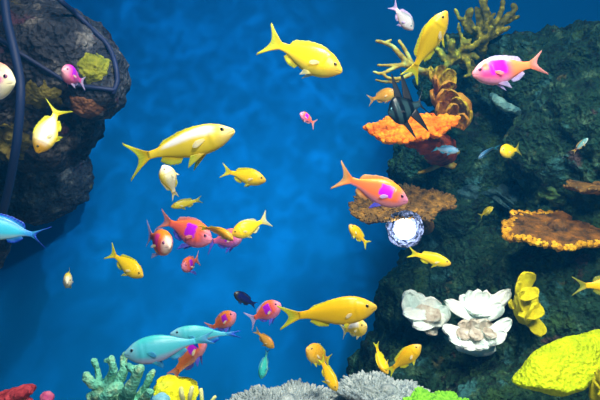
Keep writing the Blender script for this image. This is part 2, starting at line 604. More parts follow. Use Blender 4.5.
def make_fish(name, label, group, nose, tail, mats, H=0.30, W=0.5, kind='anthias', bend=0.0, roll=0.0, up=None, sbend=0.0,
              spread=0.30, notch=0.5, dorsal=0.10, anal=0.12, pelvic=0.16, pectoral=0.13, category='fish', eye=1.0,
              flare=0.35, tail_curve=0.0, detail=2, streamer=0.0):
    fi = Fish(nose, tail, bend, roll, up, sbend)
    root = empty(name, fi.w(0, 0, 0)); tag(root, label, category, group)
    t, top, bot, wid = prof(kind)
    h = H / 2
    # ---- body: one skin from lips to tail root
    bm = bmesh.new(); uvm = {}; rings = []
    for s in range(NS):
        x = 0.5 - BODY * t[s]
        r = []
        for k in range(NR):
            a = 2 * math.pi * k / NR - math.pi / 2
            ca, sa = math.cos(a), math.sin(a)
            zz = (top[s] if sa > 0 else bot[s]) * h * (abs(sa) ** 0.92) * (1 if sa > 0 else -1)
            yy = wid[s] * h * W * (abs(ca) ** 0.9) * (1 if ca > 0 else -1)
            # gill cover edge, brow and jaw
            g = 1 + 0.05 * math.exp(-((t[s] - 0.255 + 0.03 * sa * sa) / 0.018) ** 2) * abs(ca) - 0.05 * math.exp(-((t[s] - 0.285 + 0.03 * sa * sa) / 0.014) ** 2) * abs(ca)
            slit = math.exp(-((sa + 0.28) / 0.10) ** 2) * math.exp(-(t[s] / 0.05) ** 2)
            yy *= g * (1 - 0.35 * slit)
            v = bm.verts.new(fi.w(x - 0.012 * slit * (1 if t[s] < 0.02 else 0.3), yy, zz))
            uvm[v] = (t[s] * BODY, (sa + 1) / 2); r.append(v)
        rings.append(r)
    for a, b in zip(rings, rings[1:]):
        for k in range(NR):
            bm.faces.new((a[k], a[(k + 1) % NR], b[(k + 1) % NR], b[k]))
    bm.faces.new(rings[0][::-1]); bm.faces.new(rings[-1])
    bmesh.ops.recalc_face_normals(bm, faces=bm.faces)
    uv_loops(bm, uvm)
    link_mesh('body', bm_mesh(bm, 'body'), mats['body'], root)
    # ---- tail fin
    hp = float(top[-1]) * h; xe = 0.5 - BODY
    rows = []; n = 13
    for i in range(n):
        q = i / (n - 1) * 2 - 1
        ln = (1 - notch) + notch * abs(q) ** 1.4 + streamer * max(0, abs(q) - 0.8) * 5 * 0.12
        ln *= 1 - 0.10 * max(0, abs(q) - 0.93) / 0.07
        zt = spread * (abs(q) ** 0.9) * (1 if q > 0 else -1)
        row = []
        for k in range(9):
            f = k / 8
            x = xe + 0.02 - (0.5 - BODY + 0.5 + 0.02) * f * ln
            z = (1 - f) * q * hp * 0.85 + zt * (f ** 1.15)
            y = 0.012 * math.sin(f * 3 + q * 2) * f + tail_curve * f * f * 0.25
            row.append((x, y, z))
        rows.append(row)
    link_mesh('tail_fin', bm_mesh(fin_sheet(fi, rows, 0.006), 'tail_fin'), mats['fin'], root)

    def along(tt, side, depth=0.82):
        return (top if side > 0 else bot)[int(np.argmin(abs(t - tt)))] * h * depth * side

    # ---- dorsal and anal fins follow the outline of the body
    def ridge_fin(nm, t0, t1, height, side, lean, shape, mat):
        rws = []; m = 15
        for i in range(m):
            f = i / (m - 1); tt = t0 + (t1 - t0) * f
            hgt = height * shape(f); rw = []
            for k in range(6):
                e = k / 5
                ser = 1 + (0.06 if i % 2 == 0 else -0.04) * e
                rw.append((0.5 - BODY * tt - lean * hgt * e, 0.006 * math.sin(f * 9) * e, along(tt, side) + side * hgt * e * ser))
            rws.append(rw)
        link_mesh(nm, bm_mesh(fin_sheet(fi, rws, 0.004), nm), mat, root)

    dm = mats.get('dorsal', mats['fin'])
    if dorsal:
        ridge_fin('dorsal_fin', 0.24, 0.86, dorsal * 0.55, 1, 0.55, lambda f: (0.45 + 0.4 * min(1, f * 5) + 0.35 * f) * (1 if f < 0.9 else (1 - f) / 0.1 * 0.7 + 0.3), dm)
    if anal:
        ridge_fin('anal_fin', 0.60, 0.84, anal * 0.6, -1, 0.75, lambda f: (0.75 + 0.5 * math.sin(f * 2.4)) * (1 - 0.5 * f), mats.get('anal', mats['fin']))
    # ---- paired fins
    for sgn in (1, -1):
        if pelvic:
            rws = []
            for i in range(7):
                f = i / 6; rw = []
                for k in range(7):
                    e = k / 6
                    ln = pelvic * (1 - 0.55 * f)
                    rw.append((0.5 - BODY * 0.34 - 0.05 * f - ln * e * 0.85, sgn * (0.10 * h * W / 0.5 + flare * 0.14 * e + 0.01 * f),
                               along(0.36, -1, 0.86) - ln * e * (0.55 - 0.35 * f)))
                rws.append(rw)
            link_mesh('pelvic_fin', bm_mesh(fin_sheet(fi, rws, 0.004), 'pelvic_fin'), mats.get('pelvic', mats['fin']), root)
        if pectoral:
            rws = []; si = int(np.argmin(abs(t - 0.30)))
            for i in range(9):
                f = i / 8; q = f * 2 - 1; rw = []
                for k in range(7):
                    e = k / 6
                    ln = pectoral * (1 - 0.28 * q * q)
                    rw.append((0.5 - BODY * 0.30 - ln * e * 0.92, sgn * (wid[si] * h * W * 0.9 + flare * ln * e * 0.75),
                               -0.12 * h + q * (0.03 + 0.30 * e * (1 - 0.35 * e)) * pectoral - 0.35 * ln * e))
                rws.append(rw)
            link_mesh('pectoral_fin', bm_mesh(fin_sheet(fi, rws, 0.003), 'pectoral_fin'), mats.get('pectoral', mats['clear']), root)
        if eye:
            te = 0.125; si = int(np.argmin(abs(t - te)))
            r = 0.016 + 0.058 * H * eye
            r *= 0.70
            c = Vector((0.5 - BODY * te, sgn * (wid[si] * h * W * 0.90 - r * 0.30), 0.26 * h * top[si] / 0.7))
            eb = bmesh.new()
            bmesh.ops.create_uvsphere(eb, u_segments=20, v_segments=14, radius=1.0)
            for f in eb.faces:
                f.material_index = 1 if abs(f.calc_center_median().z) > 0.72 else 0
            for v in eb.verts:
                p = v.co.copy()
                v.co = fi.w(c.x + p.x * r, c.y + p.z * r * 0.75, c.z + p.y * r)
            link_mesh('eye', bm_mesh(eb, 'eye'), [mats['iris'], M_PUPIL], root)
    return root


M_PUPIL = mat_eye('black_pupil', (6, 8, 14))
IRIS_Y = mat_eye('golden_iris', (170, 150, 70), 0.2)
IRIS_P = mat_eye('violet_iris', (150, 90, 140), 0.2)
IRIS_B = mat_eye('silver_blue_iris', (90, 150, 170), 0.2)
FIN_CLEAR = mat_fin('clear_fin', (250, 235, 150), (240, 240, 220), 0.35)
FIN_Y = mat_fin('yellow_fin', (250, 215, 20), (225, 235, 60), 0.75)
FIN_YP = mat_fin('pale_yellow_fin', (250, 235, 120), (240, 245, 200), 0.6)
FIN_OLIVE = mat_fin('olive_fin', (190, 180, 40), (150, 170, 70), 0.6)
FIN_O = mat_fin('orange_pink_fin', (250, 140, 90), (240, 170, 170), 0.7)
FIN_OY = mat_fin('peach_fin', (255, 150, 60), (235, 190, 120), 0.75)
FIN_V = mat_fin('violet_blue_fin', (150, 130, 250), (110, 120, 255), 0.7)
FIN_LILAC = mat_fin('lilac_white_fin', (235, 190, 235), (205, 205, 250), 0.65)
FIN_C = mat_fin('turquoise_fin', (80, 205, 215), (70, 165, 220), 0.6)
FIN_CB = mat_fin('blue_tail_fin', (70, 190, 240), (20, 70, 230), 0.85)
FIN_N = mat_fin('navy_fin', (16, 28, 90), (20, 40, 110), 0.8)
FIN_BLACK = mat_fin('black_fin', (10, 14, 20), (22, 30, 40), 0.95)
FIN_TAN = mat_fin('tan_fin', (200, 150, 70), (190, 180, 110), 0.55)

B_YELLOW = mat_fish('yellow_skin', (238, 196, 8), (255, 216, 14), (250, 226, 70), head=(240, 200, 60))
B_YELLOW_W = mat_fish('highlighted_yellow_skin', (246, 205, 20), (255, 224, 60), (252, 220, 40), head=(244, 214, 110),
                      patch=(255, 255, 248), patch_box=(0.17, 0.62, 0.56, 0.86, 0.05))  # white patch paints the overhead highlight into the skin colour
B_YELLOW_WW = mat_fish('white_yellow_skin', (255, 238, 150), (255, 250, 224), (255, 228, 70), head=(240, 180, 40), tail=(240, 226, 40), head_u=(.24, .08))
B_GOLD = mat_fish('golden_skin', (236, 178, 6), (250, 200, 10), (246, 204, 40), head=(226, 186, 70), head_u=(.16, .02))
B_ORANGEY = mat_fish('orange_yellow_skin', (226, 160, 16), (236, 178, 30), (240, 200, 80), head=(225, 175, 60))
B_OLIVE = mat_fish('olive_skin', (150, 140, 20), (190, 176, 30), (200, 190, 70))
B_TAN = mat_fish('tan_skin', (190, 130, 40), (214, 160, 60), (200, 180, 90))
B_CREAM = mat_fish('cream_skin', (240, 220, 80), (250, 246, 205), (250, 230, 150), head=(250, 244, 215))
B_SQ = mat_fish('orange_pink_skin', (250, 150, 40), (252, 120, 66), (235, 150, 165), head=(226, 140, 170), head_u=(.16, .04),
                patch=(200, 16, 232), patch_box=(0.215, 0.375, 0.38, 0.80, 0.016))
B_SQ_PINK = mat_fish('pink_magenta_skin', (255, 214, 226), (252, 70, 150), (238, 150, 190), head=(238, 150, 165), tail=(255, 140, 80), head_u=(.13, .03),
                     patch=(224, 10, 236), patch_box=(0.21, 0.42, 0.34, 0.84, 0.03), tail_u=(.40, .56),
                     patch2=((255, 110, 60), (0.12, 0.19, 0.55, 0.95, 0.025)))
B_SQ_RED = mat_fish('coral_red_skin', (248, 120, 56), (246, 104, 84), (230, 130, 180), head=(236, 140, 170), head_u=(.18, .05),
                    patch=(190, 20, 240), patch_box=(0.24, 0.42, 0.36, 0.84, 0.02))
B_VIOLET = mat_fish('violet_pink_skin', (240, 130, 110), (232, 110, 180), (186, 130, 235), head=(235, 150, 200), patch=(190, 40, 240), patch_box=(0.24, 0.42, 0.36, 0.84, 0.02))
B_ROUND = mat_fish('orange_rose_skin', (235, 130, 20), (226, 80, 70), (236, 120, 110), head=(255, 220, 205), head_u=(.16, .05),
                   patch=(226, 50, 150), patch_box=(0.20, 0.36, 0.40, 0.85, 0.03))
B_PINKV = mat_fish('magenta_skin', (235, 40, 190), (248, 90, 190), (236, 120, 160), head=(250, 170, 190),
                   patch=(190, 40, 240), patch_box=(0.22, 0.40, 0.4, 0.95, 0.03))
B_WHITEP = mat_fish('white_pink_skin', (250, 170, 150), (255, 226, 236), (255, 250, 240), head=(255, 246, 200), patch=(240, 150, 190), patch_box=(0.1, 0.3, 0.4, 0.6, 0.03))
B_CYAN = mat_fish('turquoise_skin', (60, 185, 190), (72, 184, 200), (160, 172, 205), tail=(80, 190, 220), head=(120,190,210))
B_CYAN_P = mat_fish('pale_blue_skin', (40, 150, 230), (70, 215, 245), (170, 235, 250), tail=(60, 150, 240))
B_TEAL = mat_fish('teal_skin', (30, 150, 150), (60, 190, 180), (150, 220, 200))
B_NAVY = mat_fish('navy_skin', (10, 16, 60), (16, 28, 100), (40, 50, 60), head=(40, 40, 30))
B_CARD = mat_fish('silver_black_banded_skin', (16, 30, 36), (40, 66, 72), (30, 52, 58), bands=((6, 9, 14), [(0.10, 0.16), (0.27, 0.36), (0.50, 0.60)]))
B_GREYW = mat_fish('grey_lilac_skin', (130, 140, 150), (190, 190, 195), (200, 170, 160), tail=(225, 220, 235))
B_SILVER = mat_fish('pale_silver_skin', (60, 120, 130), (110, 170, 175), (190, 220, 220), tail=(120, 70, 40))
B_MIST = mat_fish('misty_blue_skin', (60, 110, 150), (110, 160, 195), (170, 200, 215))


def mats(body, fin, iris=None, clear=FIN_CLEAR, **kw):
    d = dict(body=body, fin=fin, clear=clear, iris=iris or IRIS_Y); d.update(kw)
    return d


G_Y = 'yellow anthias swimming in open water'
G_S = 'square-spot anthias'
G_C = 'blue, teal and grey fish'
PI = math.pi


def F(name, label, group, n, t, m, **kw):
    return make_fish(name, label, group, P(*n), P(*t), m, **kw)


# ---- the big yellow ones
F('anthias', 'large yellow fish with a painted side highlight swimming right with long forked tail, above the small cream one', G_Y,
  (235, 131, .66), (124, 163, .68), mats(B_YELLOW_W, FIN_Y), H=.255, W=.55, spread=.17, notch=.55, pelvic=.2, dorsal=.06, roll=-.12, bend=.12)
F('anthias', 'yellow fish diving right alone at top centre, clear of the reef', G_Y,
  (342, 72, .85), (262, 38, .88), mats(B_YELLOW, FIN_Y, pelvic=FIN_YP), H=.33, W=.5, spread=.20, notch=.45, roll=-.15)
F('anthias', 'yellow fish swimming steeply upward in front of the yellow finger coral', G_Y,
  (447, 11, .80), (408, 82, .82), mats(B_YELLOW, FIN_Y), H=.30, W=.55, spread=.17, notch=.55, up=(-.8, -.45, .35), bend=-.25)
F('anthias', 'largest golden yellow fish in the lower middle, heading right past the small cream-faced one', G_Y,
  (377, 307, .68), (276, 318, .69), mats(B_GOLD, FIN_Y), H=.275, W=.55, spread=.13, notch=.5, pectoral=.09, dorsal=.04, pelvic=.08, anal=.10, roll=.05)
F('anthias', 'bright white-backed yellow fish diving in front of the rock outcrop cable', G_Y,
  (37, 153, .80), (60, 104, .84), mats(B_YELLOW_WW, FIN_Y), H=.36, W=.55, spread=.24, notch=.6, up=(-.75, -.5, .35), bend=-.5)
F('anthias', 'yellow fish left of the orange rose fish, nosing down to the right', G_Y,
  (143, 277, 1.15), (107, 250, 1.18), mats(B_YELLOW, FIN_Y), H=.33, W=.55, spread=.2, roll=-.1)
F('anthias', 'tiny cream and yellow fish seen head-on, alone below the shadowed rock outcrop', G_Y,
  (67, 283, 1.25), (70, 274, 1.33), mats(B_CREAM, FIN_Y), H=.40, W=.55, spread=.2)
F('anthias', 'cream-faced fish swimming upright under the large highlighted yellow fish', G_Y,
  (163, 165, 1.00), (176, 200, 1.03), mats(B_CREAM, FIN_YP, anal=FIN_Y), H=.46, W=.6, spread=.12, notch=.6, up=(-.6, -.7, .3), bend=.3)
F('anthias', 'small slim olive fish with its tail to the right below the cream-faced fish', G_Y,
  (171, 207, 1.35), (203, 199, 1.38), mats(B_OLIVE, FIN_OLIVE), H=.24, W=.5, kind='slim', spread=.12)
F('anthias', 'yellow fish heading right, in open water between the large highlighted fish and the orange violet one', G_Y,
  (266, 181, 1.15), (220, 170, 1.17), mats(B_YELLOW, FIN_Y), H=.32, W=.5, spread=.16, notch=.5, roll=-.1)
F('anthias', 'yellow fish facing left with raised tail at the right end of the pink shoal', G_Y,
  (232, 235, 1.05), (270, 218, 1.07), mats(B_YELLOW, FIN_YP), H=.40, W=.55, spread=.22, notch=.4, roll=.1)
F('anthias', 'slim curved orange yellow fish across the middle of the pink shoal', G_Y,
  (233, 240, 1.02), (197, 228, 1.05), mats(B_ORANGEY, FIN_Y), H=.30, W=.6, kind='slim', spread=.12, bend=-.8, up=(.3, -.85, .4), dorsal=.08, pelvic=.08)
F('anthias', 'small cream-faced yellow fish just under the snout of the largest golden fish', G_Y,
  (367, 326, 1.00), (340, 331, 1.06), mats(B_YELLOW_W, FIN_YP), H=.40, W=.5, spread=.2, roll=.1)
F('anthias', 'orange yellow fish nosing up left, overlapping the steeply sinking one', G_Y,
  (306, 349, 1.08), (331, 362, 1.14), mats(B_ORANGEY, FIN_Y), H=.42, W=.5, spread=.18, bend=-.3)
F('anthias', 'orange yellow fish sinking steeply above the grey plate coral, under its upper neighbour', G_Y,
  (337, 391, 1.04), (320, 356, 1.08), mats(B_GOLD, FIN_Y), H=.31, W=.5, kind='slim', spread=.12, up=(.8, -.5, .3), bend=.25)
F('anthias', 'curved yellow fish hanging head down at the foot of the reef', G_Y,
  (388, 374, 1.00), (376, 341, 1.02), mats(B_GOLD, FIN_Y), H=.34, W=.55, spread=.10, notch=.4, up=(-.85, -.45, .2), bend=.75)
F('anthias', 'plump yellow fish rising right at the reef foot beside the curved one', G_Y,
  (421, 345, .98), (386, 374, 1.0), mats(B_GOLD, FIN_Y), H=.32, W=.6, spread=.12, notch=.5, roll=.1)
F('anthias', 'small orange yellow fish pointing up left beside the bright glare', G_Y,
  (349, 225, 1.15), (369, 246, 1.17), mats(B_GOLD, FIN_Y), H=.34, W=.55, spread=.18)
F('anthias', 'yellow fish below the bright glare heading right in front of the dark reef', G_Y,
  (451, 264, 1.05), (407, 252, 1.07), mats(B_YELLOW, FIN_Y), H=.25, W=.5, kind='slim', spread=.13, notch=.5)
F('anthias', 'small orange brown fish diving under the red violet fish, above the teal one', G_Y,
  (274, 348, 1.2), (254, 329, 1.22), mats(B_TAN, FIN_TAN), H=.36, W=.5, spread=.15)
F('anthias', 'small blurred tan fish behind the black fish, at the edge of the reef', G_Y,
  (396, 92, 1.36), (367, 101, 1.40), mats(B_TAN, FIN_TAN), H=.42, W=.5, spread=.2)
F('anthias', 'small yellow fish facing left in front of the dark reef hollow', G_Y,
  (500, 152, 1.30), (521, 149, 1.33), mats(B_YELLOW, FIN_OLIVE), H=.48, W=.5, spread=.25, roll=.1)
F('anthias', 'dull yellow fish leaving the picture at the right, only its forked tail and rear showing', G_Y,
  (640, 284, 1.0), (570, 286, 1.01), mats(B_GOLD, FIN_OLIVE), H=.30, W=.5, spread=.15, notch=.6)
F('anthias', 'tiny olive fish nosing up right beneath the small yellow fish of the reef hollow', G_Y,
  (493, 207, 1.40), (479, 217, 1.43), mats(B_OLIVE, FIN_OLIVE), H=.34, W=.5, spread=.2)

# ---- square-spot anthias
F('square_spot_anthias', 'pink and orange fish with magenta side facing left at the upper reef', G_S,
  (472, 75, .86), (547, 62, .88), mats(B_SQ_PINK, FIN_O, IRIS_P, pelvic=FIN_LILAC, anal=FIN_LILAC, dorsal=FIN_LILAC, clear=FIN_O), H=.34, W=.5, spread=.16, notch=.55, dorsal=.09, pelvic=.2, roll=.08)
F('square_spot_anthias', 'orange fish with a square violet spot, tail up left, above the bright glare', G_S,
  (408, 202, .86), (334, 174, .88), mats(B_SQ, FIN_OY, IRIS_P, pelvic=FIN_V, clear=FIN_LILAC), H=.34, W=.5, spread=.20, notch=.5, pelvic=.2, roll=-.05)
F('square_spot_anthias', 'coral red fish with violet spot behind the orange rose fish, tail up left', G_S,
  (212, 241, 1.06), (158, 218, 1.12), mats(B_SQ_RED, FIN_O, IRIS_P, pelvic=FIN_V, anal=FIN_V, pectoral=FIN_O), H=.37, W=.55, spread=.15, pelvic=.24, roll=-.1)
F('square_spot_anthias', 'round orange rose fish turning to the viewer at the left end of the pink shoal', G_S,
  (170, 247, .97), (146, 233, 1.05), mats(B_ROUND, FIN_LILAC, IRIS_P, pelvic=FIN_LILAC), H=.44, W=.62, spread=.25, pelvic=.22, flare=.6)
F('square_spot_anthias', 'pink violet fish half hidden behind the slim orange fish of the shoal', G_S,
  (243, 236, 1.14), (205, 243, 1.18), mats(B_VIOLET, FIN_V, IRIS_P, pelvic=FIN_V, anal=FIN_V), H=.42, W=.5, spread=.28, pelvic=.24)
F('square_spot_anthias', 'small pink fish alone under the pink shoal, tail to the right', G_S,
  (182, 268, 1.12), (200, 258, 1.19), mats(B_SQ_RED, FIN_O, IRIS_P, pelvic=FIN_V), H=.40, W=.55, spread=.22, pelvic=.3, flare=.7)
F('square_spot_anthias', 'orange pink fish rising to the right above the turquoise pair', G_S,
  (236, 314, 1.1), (207, 331, 1.14), mats(B_SQ, FIN_O, IRIS_P, pelvic=FIN_V, anal=FIN_V), H=.38, W=.5, spread=.22, pelvic=.26)
F('square_spot_anthias', 'orange pink fish swimming steeply up behind the large turquoise fish', G_S,
  (206, 336, 1.0), (170, 379, 1.03), mats(B_SQ, FIN_O, IRIS_P, pelvic=FIN_V, anal=FIN_V, dorsal=FIN_O), H=.30, W=.5, kind='slim', spread=.1, pelvic=.2)
F('square_spot_anthias', 'red violet fish behind the tail of the largest golden fish', G_S,
  (281, 304, 1.05), (247, 322, 1.08), mats(B_SQ_RED, FIN_LILAC, IRIS_P, pelvic=FIN_V, anal=FIN_V), H=.42, W=.5, spread=.24, pelvic=.24)
F('square_spot_anthias', 'magenta fish nosing left in front of the rock outcrop beside yellow green coral', G_S,
  (62, 70, 1.06), (86, 84, 1.13), mats(B_PINKV, FIN_LILAC, IRIS_P, pelvic=FIN_LILAC, dorsal=FIN_V), H=.50, W=.60, spread=.2, pelvic=.22, flare=.5)
F('square_spot_anthias', 'white pink fish cut off by the left edge, only its pale head showing', G_S,
  (15, 83, .80), (-52, 78, .83), mats(B_WHITEP, FIN_O, IRIS_P), H=.48, W=.5, spread=.2, roll=-.1)
F('square_spot_anthias', 'tiny orange red fish alone in open water below the top centre yellow fish', G_S,
  (300, 113, 1.55), (316, 125, 1.58), mats(B_SQ_RED, FIN_O, IRIS_P), H=.42, W=.5, spread=.3)

# ---- blue ones
F('chromis', 'large turquoise fish facing left above the branching coral', G_C,
  (124, 355, .78), (216, 337, .80), mats(B_CYAN, FIN_C, IRIS_B, clear=FIN_C), H=.30, W=.5, kind='chromis', spread=.07, dorsal=.03, notch=.4, roll=.15)
F('chromis', 'slim turquoise fish overlapping the large turquoise one from behind, pointed tail right', G_C,
  (170, 334, .90), (243, 334, .92), mats(B_CYAN, FIN_CB, IRIS_B, clear=FIN_C), H=.24, W=.5, kind='chromis', spread=.05, dorsal=.03, notch=.5, roll=.1)
F('chromis', 'pale blue fish at the left edge with a long blue forked tail', G_C,
  (-32, 222, .72), (51, 238, .74), mats(B_CYAN_P, FIN_CB, IRIS_B, clear=FIN_C), H=.32, W=.5, kind='chromis', spread=.15, notch=.75, roll=.1, dorsal=.1, bend=.15)
F('chromis', 'small teal fish hanging head down near the middle bottom', G_C,
  (261, 379, 1.2), (268, 347, 1.22), mats(B_TEAL, FIN_C, IRIS_B, clear=FIN_C), H=.32, W=.5, kind='chromis', spread=.10, up=(-.8, -.5, .3))
F('chromis', 'small navy blue fish beside the red violet fish', G_C,
  (234, 293, 1.2), (257, 306, 1.23), mats(B_NAVY, FIN_N, IRIS_B, clear=FIN_N), H=.34, W=.5, kind='slim', spread=.12)
F('chromis', 'small curved pale blue fish left of the yellow fish in the reef hollow', G_C,
  (479, 159, 1.38), (500, 147, 1.42), mats(B_MIST, FIN_C, IRIS_B, clear=FIN_C), H=.26, W=.5, kind='slim', spread=.12, bend=.6, up=(.2, -.8, .5))
F('chromis', 'small misty blue fish under the orange plate coral', G_C,
  (459, 151, 1.42), (431, 148, 1.45), mats(B_MIST, FIN_C, IRIS_B, clear=FIN_C), H=.28, W=.5, kind='slim', spread=.15)
F('chromis', 'grey lilac fish with its white tail up at the top of the reef', G_C,
  (413, 30, 1.25), (391, 3, 1.28), mats(B_GREYW, FIN_LILAC, IRIS_B, clear=FIN_LILAC), H=.34, W=.5, spread=.16)
F('chromis', 'small pale silver fish with a dark orange tail over the right reef', G_C,
  (588, 138, 1.22), (572, 153, 1.24), mats(B_SILVER, FIN_TAN, IRIS_B), H=.24, W=.5, kind='slim', spread=.12)


# ---- black banded cardinalfish with long trailing fins
def cardinal():
    nose, tail = P(388, 114, 1.20), P(429, 101, 1.22)
    m = mats(B_CARD, FIN_BLACK, IRIS_B, clear=FIN_BLACK)
    root = make_fish('cardinal_fish', 'black banded fish with tall trailing fins above the orange plate coral', None, nose, tail, m,
                     H=.64, W=.36, kind='cardinal', spread=.36, notch=.8, dorsal=0, anal=0, pelvic=0, pectoral=.12, roll=.05)
    fi = Fish(nose, tail, 0, .05)

    def spike(nm, b0, b1, tip, width):
        rows = []
        for i in range(7):
            f = i / 6; rw = []
            for k in range(10):
                e = k / 9
                wd = (1 - e) ** 0.8
                bx = b0[0] + (b1[0] - b0[0]) * f; bz = b0[1] + (b1[1] - b0[1]) * f
                mx = (b0[0] + b1[0]) / 2 + (tip[0] - (b0[0] + b1[0]) / 2) * e; mz = (b0[1] + b1[1]) / 2 + (tip[1] - (b0[1] + b1[1]) / 2) * e
                rw.append((mx + (bx - (b0[0] + b1[0]) / 2) * wd * 1.0 + (.5 - f) * width * wd, 0.01 * math.sin(e * 4 + f), mz + (bz - (b0[1] + b1[1]) / 2) * wd))
            rows.append(rw)
        link_mesh(nm, bm_mesh(fin_sheet(fi, rows, 0.012), nm), FIN_BLACK, root)
    spike('dorsal_fin', (.24, .16), (.10, .22), (.13, .82), .06)
    spike('dorsal_fin', (.04, .17), (-.10, .08), (-.10, .86), .06)
    spike('anal_fin', (.02, -.14), (-.12, -.06), (-.28, -.64), .06)
    spike('pelvic_fin', (.28, -.16), (.16, -.22), (.05, -.72), .05)


cardinal()

# ------------------------------------------------------------------ corals: builders


def px2m(px, Y): return px / F_PX * Y


def branch_coral(name, label, mat, branches, Y0, voxel, group=None, noise_amp=0.0015, seed=1.0, sm=3, freq=90.0, cat='coral'):
    bm = bmesh.new(); low = None
    for pts, rad in branches:
        pp = [P(p[0], p[1], Y0 + (p[2] if len(p) > 2 else 0)) for p in pts]
        rr = [px2m(r, Y0) for r in rad]
        for p in pp:
            if low is None or p.z < low.z: low = p
        tube(bm, pp, rr, 12, 5)
    me = remeshed(bm, voxel, name); smooth_mesh(me, sm, 0.5)
    displace(me, lambda p: noise_amp * fbm(p, freq, 3, seed))
    o = link_mesh(name, me, mat); recentre(o, low)
    tag(o, label, cat, group)
    return o


def basis(n, ref=(1, 0, 0)):
    n = Vector(n).normalized(); r = Vector(ref)
    a = (r - n * r.dot(n)).normalized()
    return a, n.cross(a), n


def plate_bm(c, n, rx, ry, th, cup=0.15, ruffle=0.02, waves=7, seed=0, nubs=0, nub_r=0.003, nub_h=0.006, rimnubs=0, stalk=None, edge=0.12, rot=0.0, bumps=0.0, bfreq=60, rim_only=False):
    """Closed ruffled plate; nubs are the short branchlets or polyps over it."""
    rnd = random.Random(seed)
    a, b, n = basis(n, (math.cos(rot), 0.2, math.sin(rot)))
    c = Vector(c)
    na, nr = 72, 14
    ph = [rnd.uniform(0, 6.28) for _ in range(6)]

    def outline(t):
        return 1 + edge * (0.5 * math.sin(3 * t + ph[0]) + 0.35 * math.sin(5 * t + ph[1]) + 0.4 * math.sin(9 * t + ph[2]) + 0.2 * math.sin(17 * t + ph[3]))

    def surf(r, t):
        o = outline(t)
        h = cup * r * r * (rx + ry) / 2 + ruffle * r ** 2.5 * (math.sin(waves * t + ph[4]) + 0.5 * math.sin(waves * 1.7 * t + ph[5]))
        return c + a * (math.cos(t) * rx * r * o) + b * (math.sin(t) * ry * r * o) + n * h

    bm = bmesh.new(); top, bot = [], []
    for i in range(0 if rim_only else nr + 1):
        r = i / nr; T, B = [], []
        for k in range(na):
            t = 2 * math.pi * k / na; p = surf(max(r, 0.02), t)
            e = th * math.sqrt(max(0.0, 1 - r ** 4)) * 0.5 + th * 0.12
            q = bumps * fbm(p, bfreq, 3, seed) if bumps else 0
            T.append(bm.verts.new(p + n * (e + q))); B.append(bm.verts.new(p - n * (e * (1.0 + 1.2 * (1 - r)))))
        top.append(T); bot.append(B)
    for L_, flip in () if rim_only else ((top, False), (bot, True)):
        for i in range(nr):
            for k in range(na):
                f = (L_[i][k], L_[i + 1][k], L_[i + 1][(k + 1) % na], L_[i][(k + 1) % na])
                bm.faces.new(f[::-1] if flip else f)
        bm.faces.new(L_[0] if not flip else L_[0][::-1])
    for k in range(0 if rim_only else na):
        bm.faces.new((top[nr][k], bot[nr][k], bot[nr][(k + 1) % na], top[nr][(k + 1) % na]))
    for j in range(nubs + rimnubs):
        t = rnd.uniform(0, 6.283)
        r = math.sqrt(rnd.random()) * 0.97 if j < nubs else rnd.uniform(0.80 if rim_only else 0.93, 1.02)
        p = surf(r, t)
        d = (n * 1.0 + (p - c).normalized() * (0.25 + 0.9 * r * r if j < nubs else 1.6) + Vector((rnd.uniform(-.3, .3), rnd.uniform(-.3, .3), rnd.uniform(-.3, .3)))).normalized()
        s = rnd.uniform(0.7, 1.35)
        u, w, d = basis(d)
        rr, hh = nub_r * s, nub_h * s
        prev = None
        for (fr, fh) in ((1.0, -0.3), (0.9, 0.4), (0.75, 0.85), (0.3, 1.05)):
            ring = [bm.verts.new(p + d * hh * fh + (u * math.cos(x) + w * math.sin(x)) * rr * fr) for x in (0, 1.047, 2.094, 3.142, 4.189, 5.236)]
            if prev:
                for k in range(6): bm.faces.new((prev[k], prev[(k + 1) % 6], ring[(k + 1) % 6], ring[k]))
            else: bm.faces.new(ring[::-1])
            prev = ring
        bm.faces.new(prev)
    if stalk:
        tube(bm, [c - n * th * 0.2, (c + Vector(stalk)) / 2, Vector(stalk)] if False else [c, c.lerp(Vector(stalk), .5), Vector(stalk)], [min(rx, ry) * .30, min(rx, ry) * .2, min(rx, ry) * .28], 12, 4)
    bmesh.ops.recalc_face_normals(bm, faces=bm.faces)
    return bm


